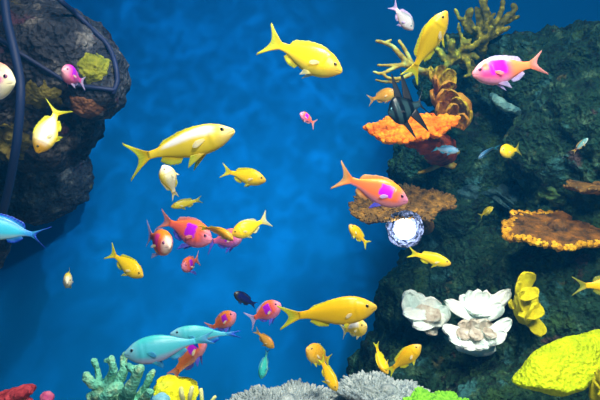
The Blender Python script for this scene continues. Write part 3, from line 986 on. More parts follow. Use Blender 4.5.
def lobe_bm(base, tip, width, nrm, cup=0.3, curl=0.2, th=0.004, ruffle=0.0, waves=3.0, neck=0.35, seed=0.0, bumps=0.0, tipw=0.85):
    """Rounded leaf-like lobe from base to tip, its edges cupped and its tip curled towards nrm."""
    base, tip = Vector(base), Vector(tip)
    d = tip - base; L = d.length; d.normalize()
    n = Vector(nrm); n = (n - d * n.dot(d)).normalized(); s = d.cross(n)
    nu, nv = 22, 18
    bm = bmesh.new(); A, B = [], []

    def pt(u, v):
        wv = (neck + (1 - neck) * math.sin(min(1, u / 0.62) * math.pi / 2)) if u < 0.62 else 1.0
        if u >= 0.62: wv = max(0.0, 1 - ((u - 0.62) / 0.38) ** 2.4) ** 0.5 * tipw + (1 - tipw) * (1 - (u - .62) / .38)
        x = u * L * (1 + 0.03 * math.sin(v * 7 + seed)); y = v * wv * width / 2
        z = cup * (v * v) * wv * width / 2 + curl * u * u * L + ruffle * (0.3 + 0.7 * u) * math.sin(v * waves * 2 + seed + u * 3) * abs(v) ** 0.5 * width
        return base + d * x + s * y + n * z

    for i in range(nu + 1):
        u = i / nu; a_, b_ = [], []
        for k in range(nv + 1):
            v = k / nv * 2 - 1
            p = pt(u, v)
            e = th * (0.25 + 0.75 * (1 - abs(v) ** 3)) * (1.25 - 0.75 * u ** 3) * 0.5
            bb = bumps * fbm(p, 110.0, 3, seed) if bumps else 0
            a_.append(bm.verts.new(p + n * (e + bb))); b_.append(bm.verts.new(p - n * e))
        A.append(a_); B.append(b_)
    for i in range(nu):
        for k in range(nv):
            bm.faces.new((A[i][k], A[i + 1][k], A[i + 1][k + 1], A[i][k + 1]))
            bm.faces.new((B[i][k + 1], B[i + 1][k + 1], B[i + 1][k], B[i][k]))
    lp = [(i, 0) for i in range(nu + 1)] + [(nu, k) for k in range(1, nv + 1)] + [(i, nv) for i in range(nu - 1, -1, -1)] + [(0, k) for k in range(nv - 1, 0, -1)]
    for (i, k), (j, l) in zip(lp, lp[1:] + lp[:1]):
        bm.faces.new((A[j][l], A[i][k], B[i][k], B[j][l]))
    bmesh.ops.remove_doubles(bm, verts=bm.verts, dist=1e-6)
    bmesh.ops.recalc_face_normals(bm, faces=bm.faces)
    return bm


def lobed_coral(name, label, mat, base, lobes, group=None, stem=None, cat='coral', **kw):
    """Thing > base, lobes. lobes: (base px, tip px, width px, normal[, extra])."""
    root = empty(name, base); tag(root, label, cat, group)
    for i, lb in enumerate(lobes):
        (b, t, w, n), ex = lb[:4], (lb[4] if len(lb) > 4 else {})
        k = dict(kw); k.update(ex); mm = k.pop('mat', mat)
        bm = lobe_bm(P(*b), P(*t), px2m(w, b[2]), n, seed=i * 1.7, **k)
        link_mesh('lobe', bm_mesh(bm, 'lobe'), mm, root)
    if stem:
        bm = bmesh.new(); blob(bm, Vector(base), stem, sub=3)
        me = bm_mesh(bm, 'base'); displace(me, lambda p: 0.004 * fbm(p, 40, 3, 2))
        link_mesh('base', me, mat, root)
    return root


def encrust(name, label, mat, px, py, rx, ry, lift, seed=0, group=None, default=None, cat='coral'):
    """A crust of coral grown over the rock: its points are dropped onto the rock below."""
    loc, nor = hit(px, py)
    a, b, n = basis(-nor if nor.dot(cam.location - loc) < 0 else nor, (1, 0, 0))
    rx, ry = px2m(rx, loc.y), px2m(ry, loc.y)
    rnd = random.Random(seed); ph = [rnd.uniform(0, 6.28) for _ in range(4)]
    bm = bmesh.new(); rings = []; na, nr = 48, 12
    for i in range(nr + 1):
        r = i / nr; R = []
        for k in range(na):
            t = 2 * math.pi * k / na
            o = 1 + .07 * math.sin(3 * t + ph[0]) + .06 * math.sin(5 * t + ph[1]) + .06 * math.sin(8 * t + ph[2]) + .04 * math.sin(13 * t + ph[3])
            q = loc + a * math.cos(t) * rx * r * o + b * math.sin(t) * ry * r * o
            best = None
            for T in TREES:
                h = T.ray_cast(q + n * 0.08, -n, 0.25)
                if h[0] is not None and (best is None or h[3] < best[1]): best = (h[0], h[3])
            p = best[0] if best else q - n * 0.01
            e = lift * (1 - r ** 3) * (0.65 + 0.35 * fbm(p, 45, 3, seed)) + lift * .2 * abs(fbm(p, 110, 2, seed)) * (1 - r ** 6)
            R.append(bm.verts.new(p + n * (e - 0.003 * r ** 6)))
        rings.append(R)
    for i in range(nr):
        for k in range(na):
            bm.faces.new((rings[i][k], rings[i + 1][k], rings[i + 1][(k + 1) % na], rings[i][(k + 1) % na]))
    bm.faces.new(rings[0][::-1])
    low = [bm.verts.new(v.co - n * 0.012) for v in rings[-1]]
    for k in range(na):
        bm.faces.new((rings[-1][k], low[k], low[(k + 1) % na], rings[-1][(k + 1) % na]))
    bm.faces.new(low)
    bmesh.ops.recalc_face_normals(bm, faces=bm.faces)
    o = link_mesh(name, bm_mesh(bm, name), mat); recentre(o, loc)
    tag(o, label, cat, group)
    return o


# ------------------------------------------------------------------ corals: materials
M_YFINGER = mat_coral('yellow_green_finger_coral', (64, 70, 18), (112, 114, 26), 130, .5, .003, c3=(186, 180, 44), mscale=60)
M_ANTLER = mat_coral('ochre_antler_coral', (116, 88, 24), (164, 138, 44), 150, .5, .002, c3=(164, 168, 90), mscale=35)
M_TURQ = mat_coral('pale_turquoise_coral', (70, 165, 150), (116, 205, 176), 190, .8, .003, pores=.4, c3=(170, 215, 170), mscale=40)
M_ORANGE = mat_coral('orange_plate_coral', (220, 84, 6), (250, 130, 10), 120, .8, .004, c3=(255, 165, 30), mscale=55)
M_RUST = mat_coral('rust_red_coral', (110, 40, 20), (170, 70, 30), 110, .7, .004)
M_BROWN = mat_coral('brown_scroll_coral', (150, 92, 26), (196, 132, 40), 90, .6, .003, c3=(190, 150, 40), mscale=26)
M_YRIM = mat_coral('yellow_scroll_coral', (150, 120, 20), (205, 180, 30), 100, .6, .003, mscale=30)
M_TABLE = mat_coral('golden_brown_table_coral', (70, 56, 36), (120, 92, 44), 170, .9, .004, c3=(170, 128, 50), mscale=50)
M_SHELF = mat_coral('amber_shelf_coral', (150, 100, 20), (214, 160, 24), 130, .9, .004, c3=(244, 204, 50), mscale=45)
M_SHELFTOP = mat_coral('rust_brown_shelf_coral', (56, 46, 30), (112, 78, 36), 150, .9, .004, c3=(150, 100, 36), mscale=40)
M_YLEAF = mat_coral('mustard_leaf_coral', (176, 172, 10), (222, 214, 16), 110, .35, .002, mscale=25)
M_WHITE = mat_coral('white_cup_coral', (214, 240, 238), (244, 255, 252), 120, .4, .002, mscale=25)
M_WBROWN = mat_coral('pale_brown_cup_coral', (150, 138, 122), (196, 190, 176), 140, .6, .003, c3=(214, 222, 214), mscale=50)
M_SPONGE = mat_coral('yellow_sponge', (174, 204, 0), (204, 230, 2), 150, 1.0, .004, pores=.4, c3=(222, 240, 16), mscale=18)
M_GREY = mat_coral('grey_white_table_coral', (110, 130, 140), (160, 178, 182), 220, .8, .003, c3=(190, 204, 204), mscale=60)
M_GREEN = mat_coral('bright_green_coral', (90, 170, 40), (140, 220, 60), 160, .7, .003)
M_LEMON = mat_coral('lemon_coral', (226, 222, 4), (248, 244, 10), 110, .9, .004, c3=(225, 240, 60), mscale=40)
M_STALK = mat_coral('pale_yellow_stalk', (200, 220, 110), (236, 240, 170), 120, .3, .002)
M_SKY = mat_coral('pale_blue_coral', (110, 190, 220), (150, 215, 230), 120, .4, .002)
M_RED = mat_coral('red_crust_coral', (150, 40, 50), (200, 70, 80), 120, .8, .004, c3=(130, 130, 50), mscale=30)
M_PINK = mat_coral('pink_button_coral', (180, 60, 120), (215, 120, 150), 120, .6, .003)
M_CRUSTY = mat_coral('yellow_green_crust', (120, 128, 36), (170, 170, 50), 120, .8, .005, mscale=40)
M_CRUSTO = mat_coral('olive_crust', (90, 84, 40), (140, 130, 60), 110, .8, .005, mscale=35)
M_CRUSTB = mat_coral('rusty_crust', (90, 58, 44), (140, 96, 66), 110, .8, .005, mscale=35)
M_TEALD = mat_coral('dull_teal_crust', (24, 60, 70), (50, 96, 104), 120, .8, .004, mscale=40)
M_GREEND = mat_coral('dull_green_crust', (30, 70, 44), (70, 110, 60), 120, .8, .004, mscale=40)
M_TEALC = mat_coral('pale_teal_crust', (60, 116, 128), (120, 176, 176), 120, .8, .004, mscale=40)

# ------------------------------------------------------------------ corals on the reef
Yt = min(hitY(470, 60), hitY(485, 50), hitY(500, 50)) - .01
branch_coral('finger_coral', 'yellow green finger coral with knobbly tips crowning the reef top', M_YFINGER, [
    ([(470, 12, -.03), (468, 20, -.02), (474, 30, 0), (480, 42, .03), (482, 56, .08)], [4.8, 3.5, 4.0, 5.3, 6.2]),
    ([(482, -3, 0), (485, 10, .0), (488, 24, .01), (484, 40, .03)], [4.0, 4.4, 5.3, 6.2]),
    ([(503, -2, -.02), (502, 10, -.01), (497, 20, 0), (488, 32, .02), (482, 48, .04)], [2.2, 2.6, 3.1, 4.4, 5.3]),
    ([(514, 7, .02), (512, 13, .02), (503, 20, .02), (492, 30, .03)], [4.0, 3.1, 3.5, 4.4]),
    ([(518, 17, .03), (510, 20, .03), (500, 24, .03)], [2.6, 2.6, 3.1]),
    ([(491, 28, -.05), (489, 35, -.04), (483, 42, -.02)], [3.1, 2.6, 2.6]),
    ([(498, 33, -.04), (492, 36, -.03), (484, 42, -.02), (480, 46, .0)], [1.8, 2.2, 2.6, 2.6]),
    ([(455, 10, -.02), (459, 17, -.02), (465, 25, -.01), (474, 32, 0)], [2.2, 2.5, 3.1, 4.4]),
    ([(458, 24, -.05), (461, 36, -.04), (466, 47, -.03), (474, 46, -.03), (480, 38, -.03), (479, 30, -.03), (474, 28, -.02)], [1.9, 2.3, 3.2, 3.0, 2.5, 2.3, 2.3]),
    ([(452, 42, -.06), (451, 49, -.05), (456, 57, -.03), (464, 62, .04)], [4.0, 3.5, 4.0, 4.4]),
    ([(440, 52, -.03), (444, 58, -.03), (454, 61, -.01), (463, 54, 0), (466, 47, -.02)], [3.5, 3.5, 4.4, 4.4, 3.5]),
    ([(435, 40, -.02), (437, 49, -.02), (444, 58, -.02)], [2.2, 2.6, 3.1]),
    ([(470, 72, -.02), (468, 64, -.02), (464, 54, 0)], [2.6, 3.1, 3.5]),
    ([(464, 77, -.03), (470, 74, -.02), (474, 66, .02)], [1.6, 2.1, 2.6]),
    ([(460, 55, 0), (466, 62, .06), (470, 70, .16)], [6.2, 7.0, 7.9]),
    ([(470, 40, -.04), (464, 44, -.04), (459, 52, -.02)], [2, 2.4, 3]),
    ([(494, 14, -.03), (490, 20, -.02), (486, 30, 0)], [2.2, 2.6, 3.4]),
    ([(476, 8, .02), (478, 16, .02), (480, 28, .03)], [2.4, 3, 4]),
    ([(508, 28, .02), (500, 32, .02), (490, 38, .03)], [2.4, 2.8, 3.4]),
    ([(446, 66, -.04), (451, 62, -.03), (458, 57, 0)], [3, 3, 3.6]),
    ([(478, 58, -.03), (474, 56, -.02), (468, 56, 0)], [2.4, 2.8, 3.6]),
    ([(447, 36, .01), (450, 44, .01), (455, 52, .02)], [2.2, 2.6, 3.6])],
    Yt, .0042, noise_amp=.004, seed=3, freq=60)
Ya = Yt - .05
branch_coral('antler_coral', 'thin ochre antler coral reaching left from the reef top over blue water', M_ANTLER, [
    ([(377, 41, -.02), (385, 43, -.01), (393, 47, 0), (402, 57, 0), (410, 66, .02), (424, 72, .08), (440, 74, .2)], [1.6, 2, 2.4, 2.8, 3.4, 4, 6]),
    ([(385, 43, -.01), (391, 40, -.01)], [1.5, 1.2]),
    ([(399, 41, .02), (404, 48, .02), (409, 58, .02), (413, 67, .03)], [1.6, 2, 2.4, 3]),
    ([(374, 72, -.02), (382, 73.5, -.02), (392, 69, -.01), (402, 65, 0), (411, 67, .02)], [1.3, 1.7, 2, 2.2, 2.8]),
    ([(378, 65, 0), (388, 65.5, 0), (399, 65, 0), (408, 64, .02)], [1.3, 1.7, 2, 2.4]),
    ([(383, 74, -.02), (388, 78, -.02), (398, 79, -.02), (407, 76, 0), (416, 71, .04)], [1.3, 1.7, 2.1, 2.3, 2.8]),
    ([(376, 80, .02), (386, 82, .02), (398, 81, .02)], [1.2, 1.5, 2])],
    Ya, .0022, noise_amp=.0012, seed=6, freq=120, sm=2)
Ys = hitY(446, 162) - .03
branch_coral('branching_coral', 'small yellow forked coral sprouting under the orange plate coral', M_ANTLER, [
    ([(446, 162, .06), (438, 161, .01), (430, 156, 0), (424, 149, -.01)], [4, 3, 2.4, 1.8]),
    ([(438, 161, .0), (430, 160, -.01), (425, 158, -.02)], [2.6, 2.2, 1.7]),
    ([(444, 163, .02), (436, 166, 0), (428, 170, -.01), (419, 173, -.02)], [3.5, 3, 2.6, 1.8]),
    ([(446, 162, .02), (452, 155, .0), (458, 152, 0)], [3.5, 3, 2.4]),
    ([(446, 164, .02), (454, 166, .01), (461, 170, .03)], [4, 3.5, 3])],
    Ys, .0028, noise_amp=.0015, seed=2, freq=100)
Yp = hitY(500, 104, 1.6) - .03
branch_coral('pale_coral', 'pale teal stubby coral fingers lying in the dark gap below the pink magenta fish', M_TEALC, [
    ([(492, 95, .03), (498, 101, 0), (506, 107, 0), (517, 110, .0)], [3.2, 5.2, 5.2, 3.9]),
    ([(517, 110, 0), (524, 112, -.01), (530, 109, 0)], [3.9, 5.2, 3.9]),
    ([(524, 112, 0), (521, 120, 0), (517, 121, 0)], [3.9, 4.2, 3.4]),
    ([(506, 107, 0), (512, 114, .08)], [5.2, 5.2]),
    ([(533, 96, 0), (536, 101, .02), (530, 109, .03)], [3.9, 3.4, 2.9])],
    Yp, .004, noise_amp=.003, seed=5, freq=70)

# orange plate coral with its rusty stalk
Yo = 1.44
root = empty('plate_coral', P(428, 148, Yo + .08)); tag(root, 'bright orange ruffled plate coral jutting out under the black fish', 'coral')
bm = plate_bm(P(411, 127, Yo), (-.10, -.52, .84), .098, .064, .016, cup=-.04, ruffle=.004, waves=8, seed=4, nubs=330, nub_r=.006, nub_h=.010, rimnubs=170, edge=.2, bumps=.005)
link_mesh('plate', bm_mesh(bm, 'plate'), M_ORANGE, root)
bm = bmesh.new()
tube(bm, [P(414, 130, Yo + .02), P(424, 141, Yo + .05), P(434, 146, Yo + .12), P(440, 150, Yo + .3)], [.022, .028, .032, .05], 20, 6)
blob(bm, P(428, 144, Yo + .02), (.03, .025, .018)); blob(bm, P(413, 143, Yo + .01), (.022, .02, .016))
me = remeshed(bm, .006, 'stalk'); smooth_mesh(me, 2); displace(me, lambda p: .006 * fbm(p, 45, 4, 3))
link_mesh('stalk', me, M_RUST, root)['label'] = 'rusty red stalk'

# brown scroll coral beside it
Yb = min(hitY(455, 100), 1.62) - .05
lobed_coral('scroll_coral', 'tan scroll coral with yellow rims between the orange plate and finger coral', M_BROWN, P(454, 110, Yb + .07), [
    ((436, 84, Yb + .03), (424, 71, Yb + .0), 15, (.3, -1, .6), dict(mat=M_YRIM)),
    ((441, 84, Yb + .02), (434, 67, Yb + .0), 16, (.1, -1, .5), dict(mat=M_YRIM)),
    ((447, 84, Yb + .02), (446, 68, Yb + .0), 16, (0, -1, .5), dict(mat=M_YRIM)),
    ((446, 90, Yb + .0), (458, 78, Yb - .02), 14, (-.1, -.8, .7), dict(mat=M_YRIM)),
    ((438, 92, Yb + .01), (430, 80, Yb - .03), 14, (.2, -.8, .7), {}),
    ((444, 94, Yb + .0), (446, 79, Yb - .03), 18, (0, -.8, .6), {}),
    ((436, 104, Yb + .02), (427, 92, Yb - .01), 15, (.3, -1, .5), {}),
    ((442, 106, Yb + .0), (440, 88, Yb - .03), 18, (.1, -1, .4), {}),
    ((450, 104, Yb + .0), (453, 88, Yb - .03), 16, (-.2, -1, .5), {}),
    ((440, 118, Yb + .01), (435, 102, Yb - .02), 16, (.2, -1, .4), {}),
    ((450, 120, Yb + .0), (448, 102, Yb - .04), 17, (0, -1, .4), {}),
    ((458, 112, Yb + .01), (459, 94, Yb - .03), 14, (-.4, -1, .4), dict(mat=M_YRIM)),
    ((462, 118, Yb + .01), (468, 100, Yb - .03), 14, (-.5, -1, .4), dict(mat=M_YRIM)),
    ((464, 126, Yb + .01), (475, 111, Yb - .03), 14, (-.7, -.8, .3), dict(mat=M_YRIM)),
    ((460, 128, Yb + .0), (465, 112, Yb - .03), 16, (-.3, -1, .3), {})],
    stem=(.05, .05, .05), cup=.35, curl=.25, th=.007, ruffle=.13, waves=5, neck=.6, bumps=.0022)

# golden brown table coral behind the glare
bm = plate_bm(P(400, 206, 1.50), (-.05, -.40, .92), .130, .10, .012, cup=.04, ruffle=.005, waves=6, seed=9, nubs=900, nub_r=.003, nub_h=.010, rimnubs=300, stalk=P(425, 226, 1.72), edge=.10)
o = link_mesh('table_coral', bm_mesh(bm, 'table_coral'), M_TABLE); recentre(o, P(415, 222, 1.62))
tag(o, 'golden brown bristly table coral above the bright glare', 'coral', None)

# amber shelf coral on the right
Yr = hitY(565, 240) - .06
root = empty('shelf_coral', P(575, 246, Yr + .08)); tag(root, 'amber shelf coral with a knobbly yellow rim jutting from the right reef', 'coral')
bm = plate_bm(P(558, 231, Yr), (.03, -.36, .92), px2m(57, Yr), .10, .018, cup=.03, ruffle=.005, waves=7, seed=12, nubs=900, nub_r=.003, nub_h=.009, rimnubs=60, stalk=P(575, 250, Yr + .16), edge=.09, bumps=.004)
link_mesh('plate', bm_mesh(bm, 'plate'), M_SHELFTOP, root)
bm = plate_bm(P(558, 231, Yr), (.03, -.36, .92), px2m(57, Yr), .10, .018, cup=.03, ruffle=.005, waves=7, seed=12, nubs=0, nub_r=.0062, nub_h=.010, rimnubs=480, edge=.09, rim_only=True)
link_mesh('rim', bm_mesh(bm, 'rim'), M_SHELF, root)['label'] = 'knobbly yellow rim'
Yq = hitY(588, 190) - .02
bm = plate_bm(P(597, 187, Yq), (-.05, -.22, .95), px2m(30, Yq), .05, .012, cup=.05, ruffle=.004, waves=6, seed=21, nubs=120, nub_r=.0036, nub_h=.006, rimnubs=80, stalk=P(600, 196, Yq + .10), edge=.1)
o = link_mesh('shelf_coral', bm_mesh(bm, 'shelf_coral'), M_TABLE); recentre(o, P(597, 192, Yq + .05))
tag(o, 'dim brown ledge coral at the right edge, higher up than the amber shelf', 'coral')

# mustard leaf coral
Yl = min(hitY(526, 300), hitY(535, 320)) - .03
lobed_coral('leaf_coral', 'mustard yellow leaf coral, a leaning stack of lobes right of the white cup corals', M_YLEAF, P(526, 306, Yl + .04), [
    ((524, 290, Yl + .02), (523, 271, Yl + .01), 22, (.2, -1, .3), {}),
    ((522, 300, Yl + .02), (513, 283, Yl), 16, (.3, -1, .5), {}),
    ((518, 293, Yl + .01), (539, 299, Yl - .03), 20, (.0, -.8, .6), {}),
    ((530, 312, Yl + .02), (512, 294, Yl - .01), 19, (.3, -1, .4), {}),
    ((520, 312, Yl), (545, 317, Yl - .04), 20, (0, -.8, .6), {}),
    ((531, 322, Yl + .01), (527, 303, Yl - .03), 24, (.1, -1, .4), {}),
    ((533, 318, Yl + .01), (540, 338, Yl - .02), 16, (.0, -1, -.1), {}),
    ((514, 306, Yl + .02), (506, 304, Yl - .01), 10, (.3, -1, .4), {})],
    stem=(.03, .03, .045), cup=.25, curl=.2, th=.008, ruffle=.05, waves=3, neck=.55, bumps=.0012)

# white cup corals
W = M_WHITE
G_W = 'white cup corals on the lower reef'
WB = dict(mat=M_WBROWN)
KW = dict(cup=.22, curl=.15, th=.009, ruffle=.07, waves=4.2, neck=.65, bumps=.0018, tipw=.95)
Yw = min(hitY(425, 315), hitY(415, 330), hitY(440, 310)) - .05
lobed_coral('cup_coral', 'white cup coral nearest the glare, with a tall rounded lobe at its upper left', W, P(428, 324, Yw + .04), [
    ((418, 320, Yw + .02), (403, 291, Yw), 23, (.15, -1, .35), {}),
    ((422, 318, Yw + .02), (413, 293, Yw + .01), 19, (.1, -1, .4), {}),
    ((428, 320, Yw + .02), (430, 296, Yw + .01), 24, (0, -1, .5), {}),
    ((434, 324, Yw + .01), (448, 307, Yw), 18, (-.15, -1, .5), {}),
    ((431, 308, Yw + .0), (424, 323, Yw - .03), 28, (0, -.6, .9), WB),
    ((430, 315, Yw - .01), (402, 317, Yw - .04), 16, (0, -.7, .75), {}),
    ((438, 318, Yw - .01), (412, 329, Yw - .045), 17, (0, -.8, .7), {}),
    ((432, 320, Yw - .01), (447, 323, Yw - .035), 17, (-.1, -.8, .7), {}),
    ((433, 325, Yw), (427, 335, Yw - .025), 16, (0, -1, .5), WB)],
    G_W, stem=(.035, .03, .02), **KW)
Yw = min(hitY(478, 305), hitY(490, 312), hitY(455, 305)) - .05
lobed_coral('cup_coral', 'topmost white cup coral, a scalloped fan between two pointed side lobes', W, P(476, 316, Yw + .04), [
    ((472, 319, Yw + .02), (458, 295, Yw), 15, (.1, -1, .4), {}),
    ((474, 319, Yw + .02), (466, 290, Yw), 15, (.1, -1, .4), {}),
    ((477, 319, Yw + .02), (476, 288, Yw), 16, (0, -1, .4), {}),
    ((480, 319, Yw + .02), (486, 289, Yw), 15, (-.1, -1, .4), {}),
    ((482, 319, Yw + .02), (494, 294, Yw), 15, (-.1, -1, .4), {}),
    ((478, 303, Yw - .0), (476, 317, Yw - .03), 32, (0, -.9, .6), dict(tipw=.7)),
    ((477, 320, Yw - .01), (441, 303, Yw - .04), 14, (.05, -.9, .6), {}),
    ((480, 319, Yw - .01), (510, 290, Yw - .02), 15, (-.1, -1, .4), {}),
    ((482, 319, Yw - .02), (504, 306, Yw - .04), 15, (-.1, -.9, .5), {})],
    G_W, stem=(.035, .03, .02), **KW)
Yw = min(hitY(475, 338), hitY(490, 345), hitY(455, 345), hitY(500, 335)) - .06
lobed_coral('cup_coral', 'lowest white cup coral, a broad bowl with a pale brown inside and white rim', W, P(476, 347, Yw + .04), [
    ((478, 340, Yw + .0), (457, 324, Yw), 18, (.1, -1, .5), WB),
    ((478, 342, Yw + .01), (469, 319, Yw), 20, (.0, -1, .5), WB),
    ((480, 342, Yw + .01), (484, 318, Yw), 22, (.0, -1, .5), WB),
    ((482, 342, Yw + .0), (495, 325, Yw), 18, (-.1, -1, .5), {}),
    ((476, 340, Yw - .01), (440, 332, Yw - .04), 18, (.05, -.8, .7), {}),
    ((474, 338, Yw - .02), (448, 343, Yw - .06), 18, (.05, -.8, .7), {}),
    ((476, 336, Yw - .02), (461, 350, Yw - .07), 20, (.0, -.8, .7), {}),
    ((480, 336, Yw - .02), (476, 352, Yw - .07), 21, (.0, -.8, .7), {}),
    ((484, 336, Yw - .02), (490, 347, Yw - .06), 19, (.0, -.8, .7), {}),
    ((482, 342, Yw - .01), (511, 320, Yw - .02), 14, (-.1, -1, .4), {}),
    ((482, 342, Yw - .02), (507, 334, Yw - .04), 16, (-.1, -.9, .5), {}),
    ((464, 330, Yw - .02), (462, 341, Yw - .06), 15, (0, -.9, .6), WB),
    ((476, 330, Yw - .03), (475, 342, Yw - .07), 14, (0, -.9, .6), WB),
    ((488, 330, Yw - .02), (490, 340, Yw - .06), 14, (0, -.9, .6), WB)],
    G_W, stem=(.05, .04, .02), **KW)


# big yellow sponge at lower right
def sponge():
    Yg = .98
    bm = bmesh.new()
    prof_ = [(512, 381, 0, 2.0, 3), (521, 377, 0, 9, 8), (533, 372, 0, 17, 12), (546, 369, .01, 24, 16), (558, 368, .02, 28, 18), (569, 364, .03, 28, 19), (580, 357, .04, 23, 18), (592, 348, .06, 17, 15), (606, 341, .08, 12, 14), (625, 336, .1, 10, 14), (650, 334, .14, 9, 14)]
    pts = [P(a, b, Yg + c) for a, b, c, _, _ in prof_]
    n = 48; m = 40; rings = []
    L_ = len(prof_) - 1
    for i in range(n + 1):
        u = i / n * L_; k = min(int(u), L_ - 1); f = u - k
        c = pts[k].lerp(pts[k + 1], f)
        hz = px2m(prof_[k][3] * (1 - f) + prof_[k + 1][3] * f, Yg); hy = px2m(prof_[k][4] * (1 - f) + prof_[k + 1][4] * f, Yg)
        ring = []
        for j in range(m):
            t = 2 * math.pi * j / m
            x, z = math.cos(t), math.sin(t)
            z2 = z * hz * (1.0 if z > 0 else 1.0); y2 = x * hy * 1.5
            # a ledge that overhangs towards the viewer: bulges out low in front, leans back above
            if x < 0: y2 *= 1.0 - 0.35 * z
            ridge = math.exp(-((z + 0.48) / 0.15) ** 2) * (1 if x < 0 else 0)
            y2 -= ridge * hy * 0.42
            ring.append(bm.verts.new(c + Vector((0.12 * z2, y2, z2))))
        rings.append(ring)
    for a, b in zip(rings, rings[1:]):
        for j in range(m): bm.faces.new((a[j], a[(j + 1) % m], b[(j + 1) % m], b[j]))
    bm.faces.new(rings[0][::-1]); bm.faces.new(rings[-1])
    bmesh.ops.recalc_face_normals(bm, faces=bm.faces)
    me = remeshed(bm, .0035, 'sponge'); smooth_mesh(me, 2)
    displace(me, lambda p: .0035 * fbm(p, 26, 2, 5) - .0035 * max(0, fbm(p, 150, 2, 8)))
    o = link_mesh('sponge', me, M_SPONGE); recentre(o, P(575, 384, Yg + .05))
    tag(o, 'big bright yellow pitted sponge in the lower right corner', 'sponge')


sponge()
lobed_coral('leaf_coral', 'yellow leaf coral cut off by the right edge below the big sponge', M_YLEAF, P(604, 392, .96), [
    ((606, 388, .97), (588, 374, .94), 16, (.2, -.8, .6), {}),
    ((608, 396, .97), (588, 386, .94), 16, (.1, -.6, .8), {}),
    ((610, 380, .99), (604, 366, .97), 18, (0, -1, .4), {}),
    ((612, 404, .97), (594, 400, .93), 18, (.1, -.6, .8), {})],
    stem=(.025, .02, .03), cup=.3, curl=.2, th=.006, ruffle=.05, neck=.55)

# ------------------------------------------------------------------ corals along the bottom
branch_coral('staghorn_coral', 'pale turquoise branching coral with blunt fingers at lower left', M_TURQ, [
    ([(87, 377, 0), (92, 383, 0), (100, 385, .01), (108, 380, .01), (113, 371, 0), (112, 358, 0)], [5.4, 5.1, 5.1, 4.6, 4.4, 3.3]),
    ([(94, 361, .02), (97, 368, .02), (98, 376, .02), (100, 384, .01)], [3.6, 3.3, 3.3, 4.4]),
    ([(112, 360, 0), (106, 361, .0)], [3.3, 2.6]),
    ([(96, 392, .01), (100, 398, .02), (108, 410, .04)], [5.1, 5.8, 7.7]),
    ([(124, 366, .03), (122, 376, .03), (116, 388, .03), (112, 404, .04), (116, 440, .08)], [4.1, 5.1, 6.4, 8.3, 17.9]),
    ([(126, 355, .04), (123, 362, .04), (125, 370, .03)], [4.1, 3.8, 4.6]),
    ([(128, 366, -.02), (134, 370, -.02), (140, 368, -.02)], [3.3, 3.8, 4.4]),
    ([(140, 369, -.03), (136, 378, -.02), (130, 390, -.01), (124, 404, .03), (118, 430, .06)], [4.6, 5.6, 6.7, 8.3, 15.4]),
    ([(118, 386, 0), (110, 392, 0), (104, 402, .01), (112, 425, .06)], [5.1, 5.6, 5.9, 12.8]),
    ([(153, 371, .02), (149, 379, .02), (143, 392, .03), (132, 410, .05)], [3.3, 3.8, 4.6, 7.7]),
    ([(90, 396, .03), (94, 404, .03), (104, 420, .06)], [4.4, 5.1, 10.2]),
    ([(150, 392, -.02), (144, 400, 0), (134, 416, .04)], [4.4, 5.1, 9.0])],
    1.0, .0026, noise_amp=.0022, seed=4, freq=110)

# lemon coral, its pale stalks and the pale blue dome beside it
root = empty('lemon_coral', P(178, 412, 1.02)); tag(root, 'lumpy lemon yellow coral with pale upright stalks at the bottom edge', 'coral')
bm = bmesh.new()
for (x, y, dy, a, b_, c_) in [(170, 386, 0, .026, .03, .017), (182, 387, .0, .026, .03, .016), (189, 392, -.01, .018, .02, .016), (163, 388, .01, .016, .02, .014), (176, 396, -.02, .036, .03, .024), (180, 412, 0, .03, .03, .04)]:
    blob(bm, P(x, y, 1.02 + dy), (a, b_, c_))
me = remeshed(bm, .003, 'mound'); smooth_mesh(me, 3); displace(me, lambda p: .004 * fbm(p, 60, 4, 2))
link_mesh('mound', me, M_LEMON, root)
for pts, r in [([(184, 404, -.045), (182, 396, -.06), (181, 389, -.06)], 2.4), ([(189, 404, -.045), (190, 396, -.06), (192, 388, -.06)], 2.2),
               ([(200, 418, -.02), (202, 404, -.03), (201, 390, -.03)], 2.0), ([(206, 420, -.02), (210, 404, -.03), (215, 397, -.03)], 1.7)]:
    bm = bmesh.new(); tube(bm, [P(x, y, 1.02 + d) for x, y, d in pts], [px2m(r, 1)] * 3, 12, 4)
    link_mesh('stalk', bm_mesh(bm, 'stalk'), M_STALK, root)['label'] = 'pale greenish stalk'
bm = bmesh.new(); blob(bm, P(161, 401, .96), (.016, .016, .013)); blob(bm, P(160, 412, .97), (.02, .018, .02)); blob(bm, P(151, 404, .97), (.008, .008, .007))
me = remeshed(bm, .0025, 'dome_coral'); smooth_mesh(me, 2); displace(me, lambda p: .002 * fbm(p, 70, 3, 7))
o = link_mesh('dome_coral', me, M_SKY); recentre(o, P(160, 412, .97)); tag(o, 'pale blue domed coral in front of the lemon coral', 'coral')

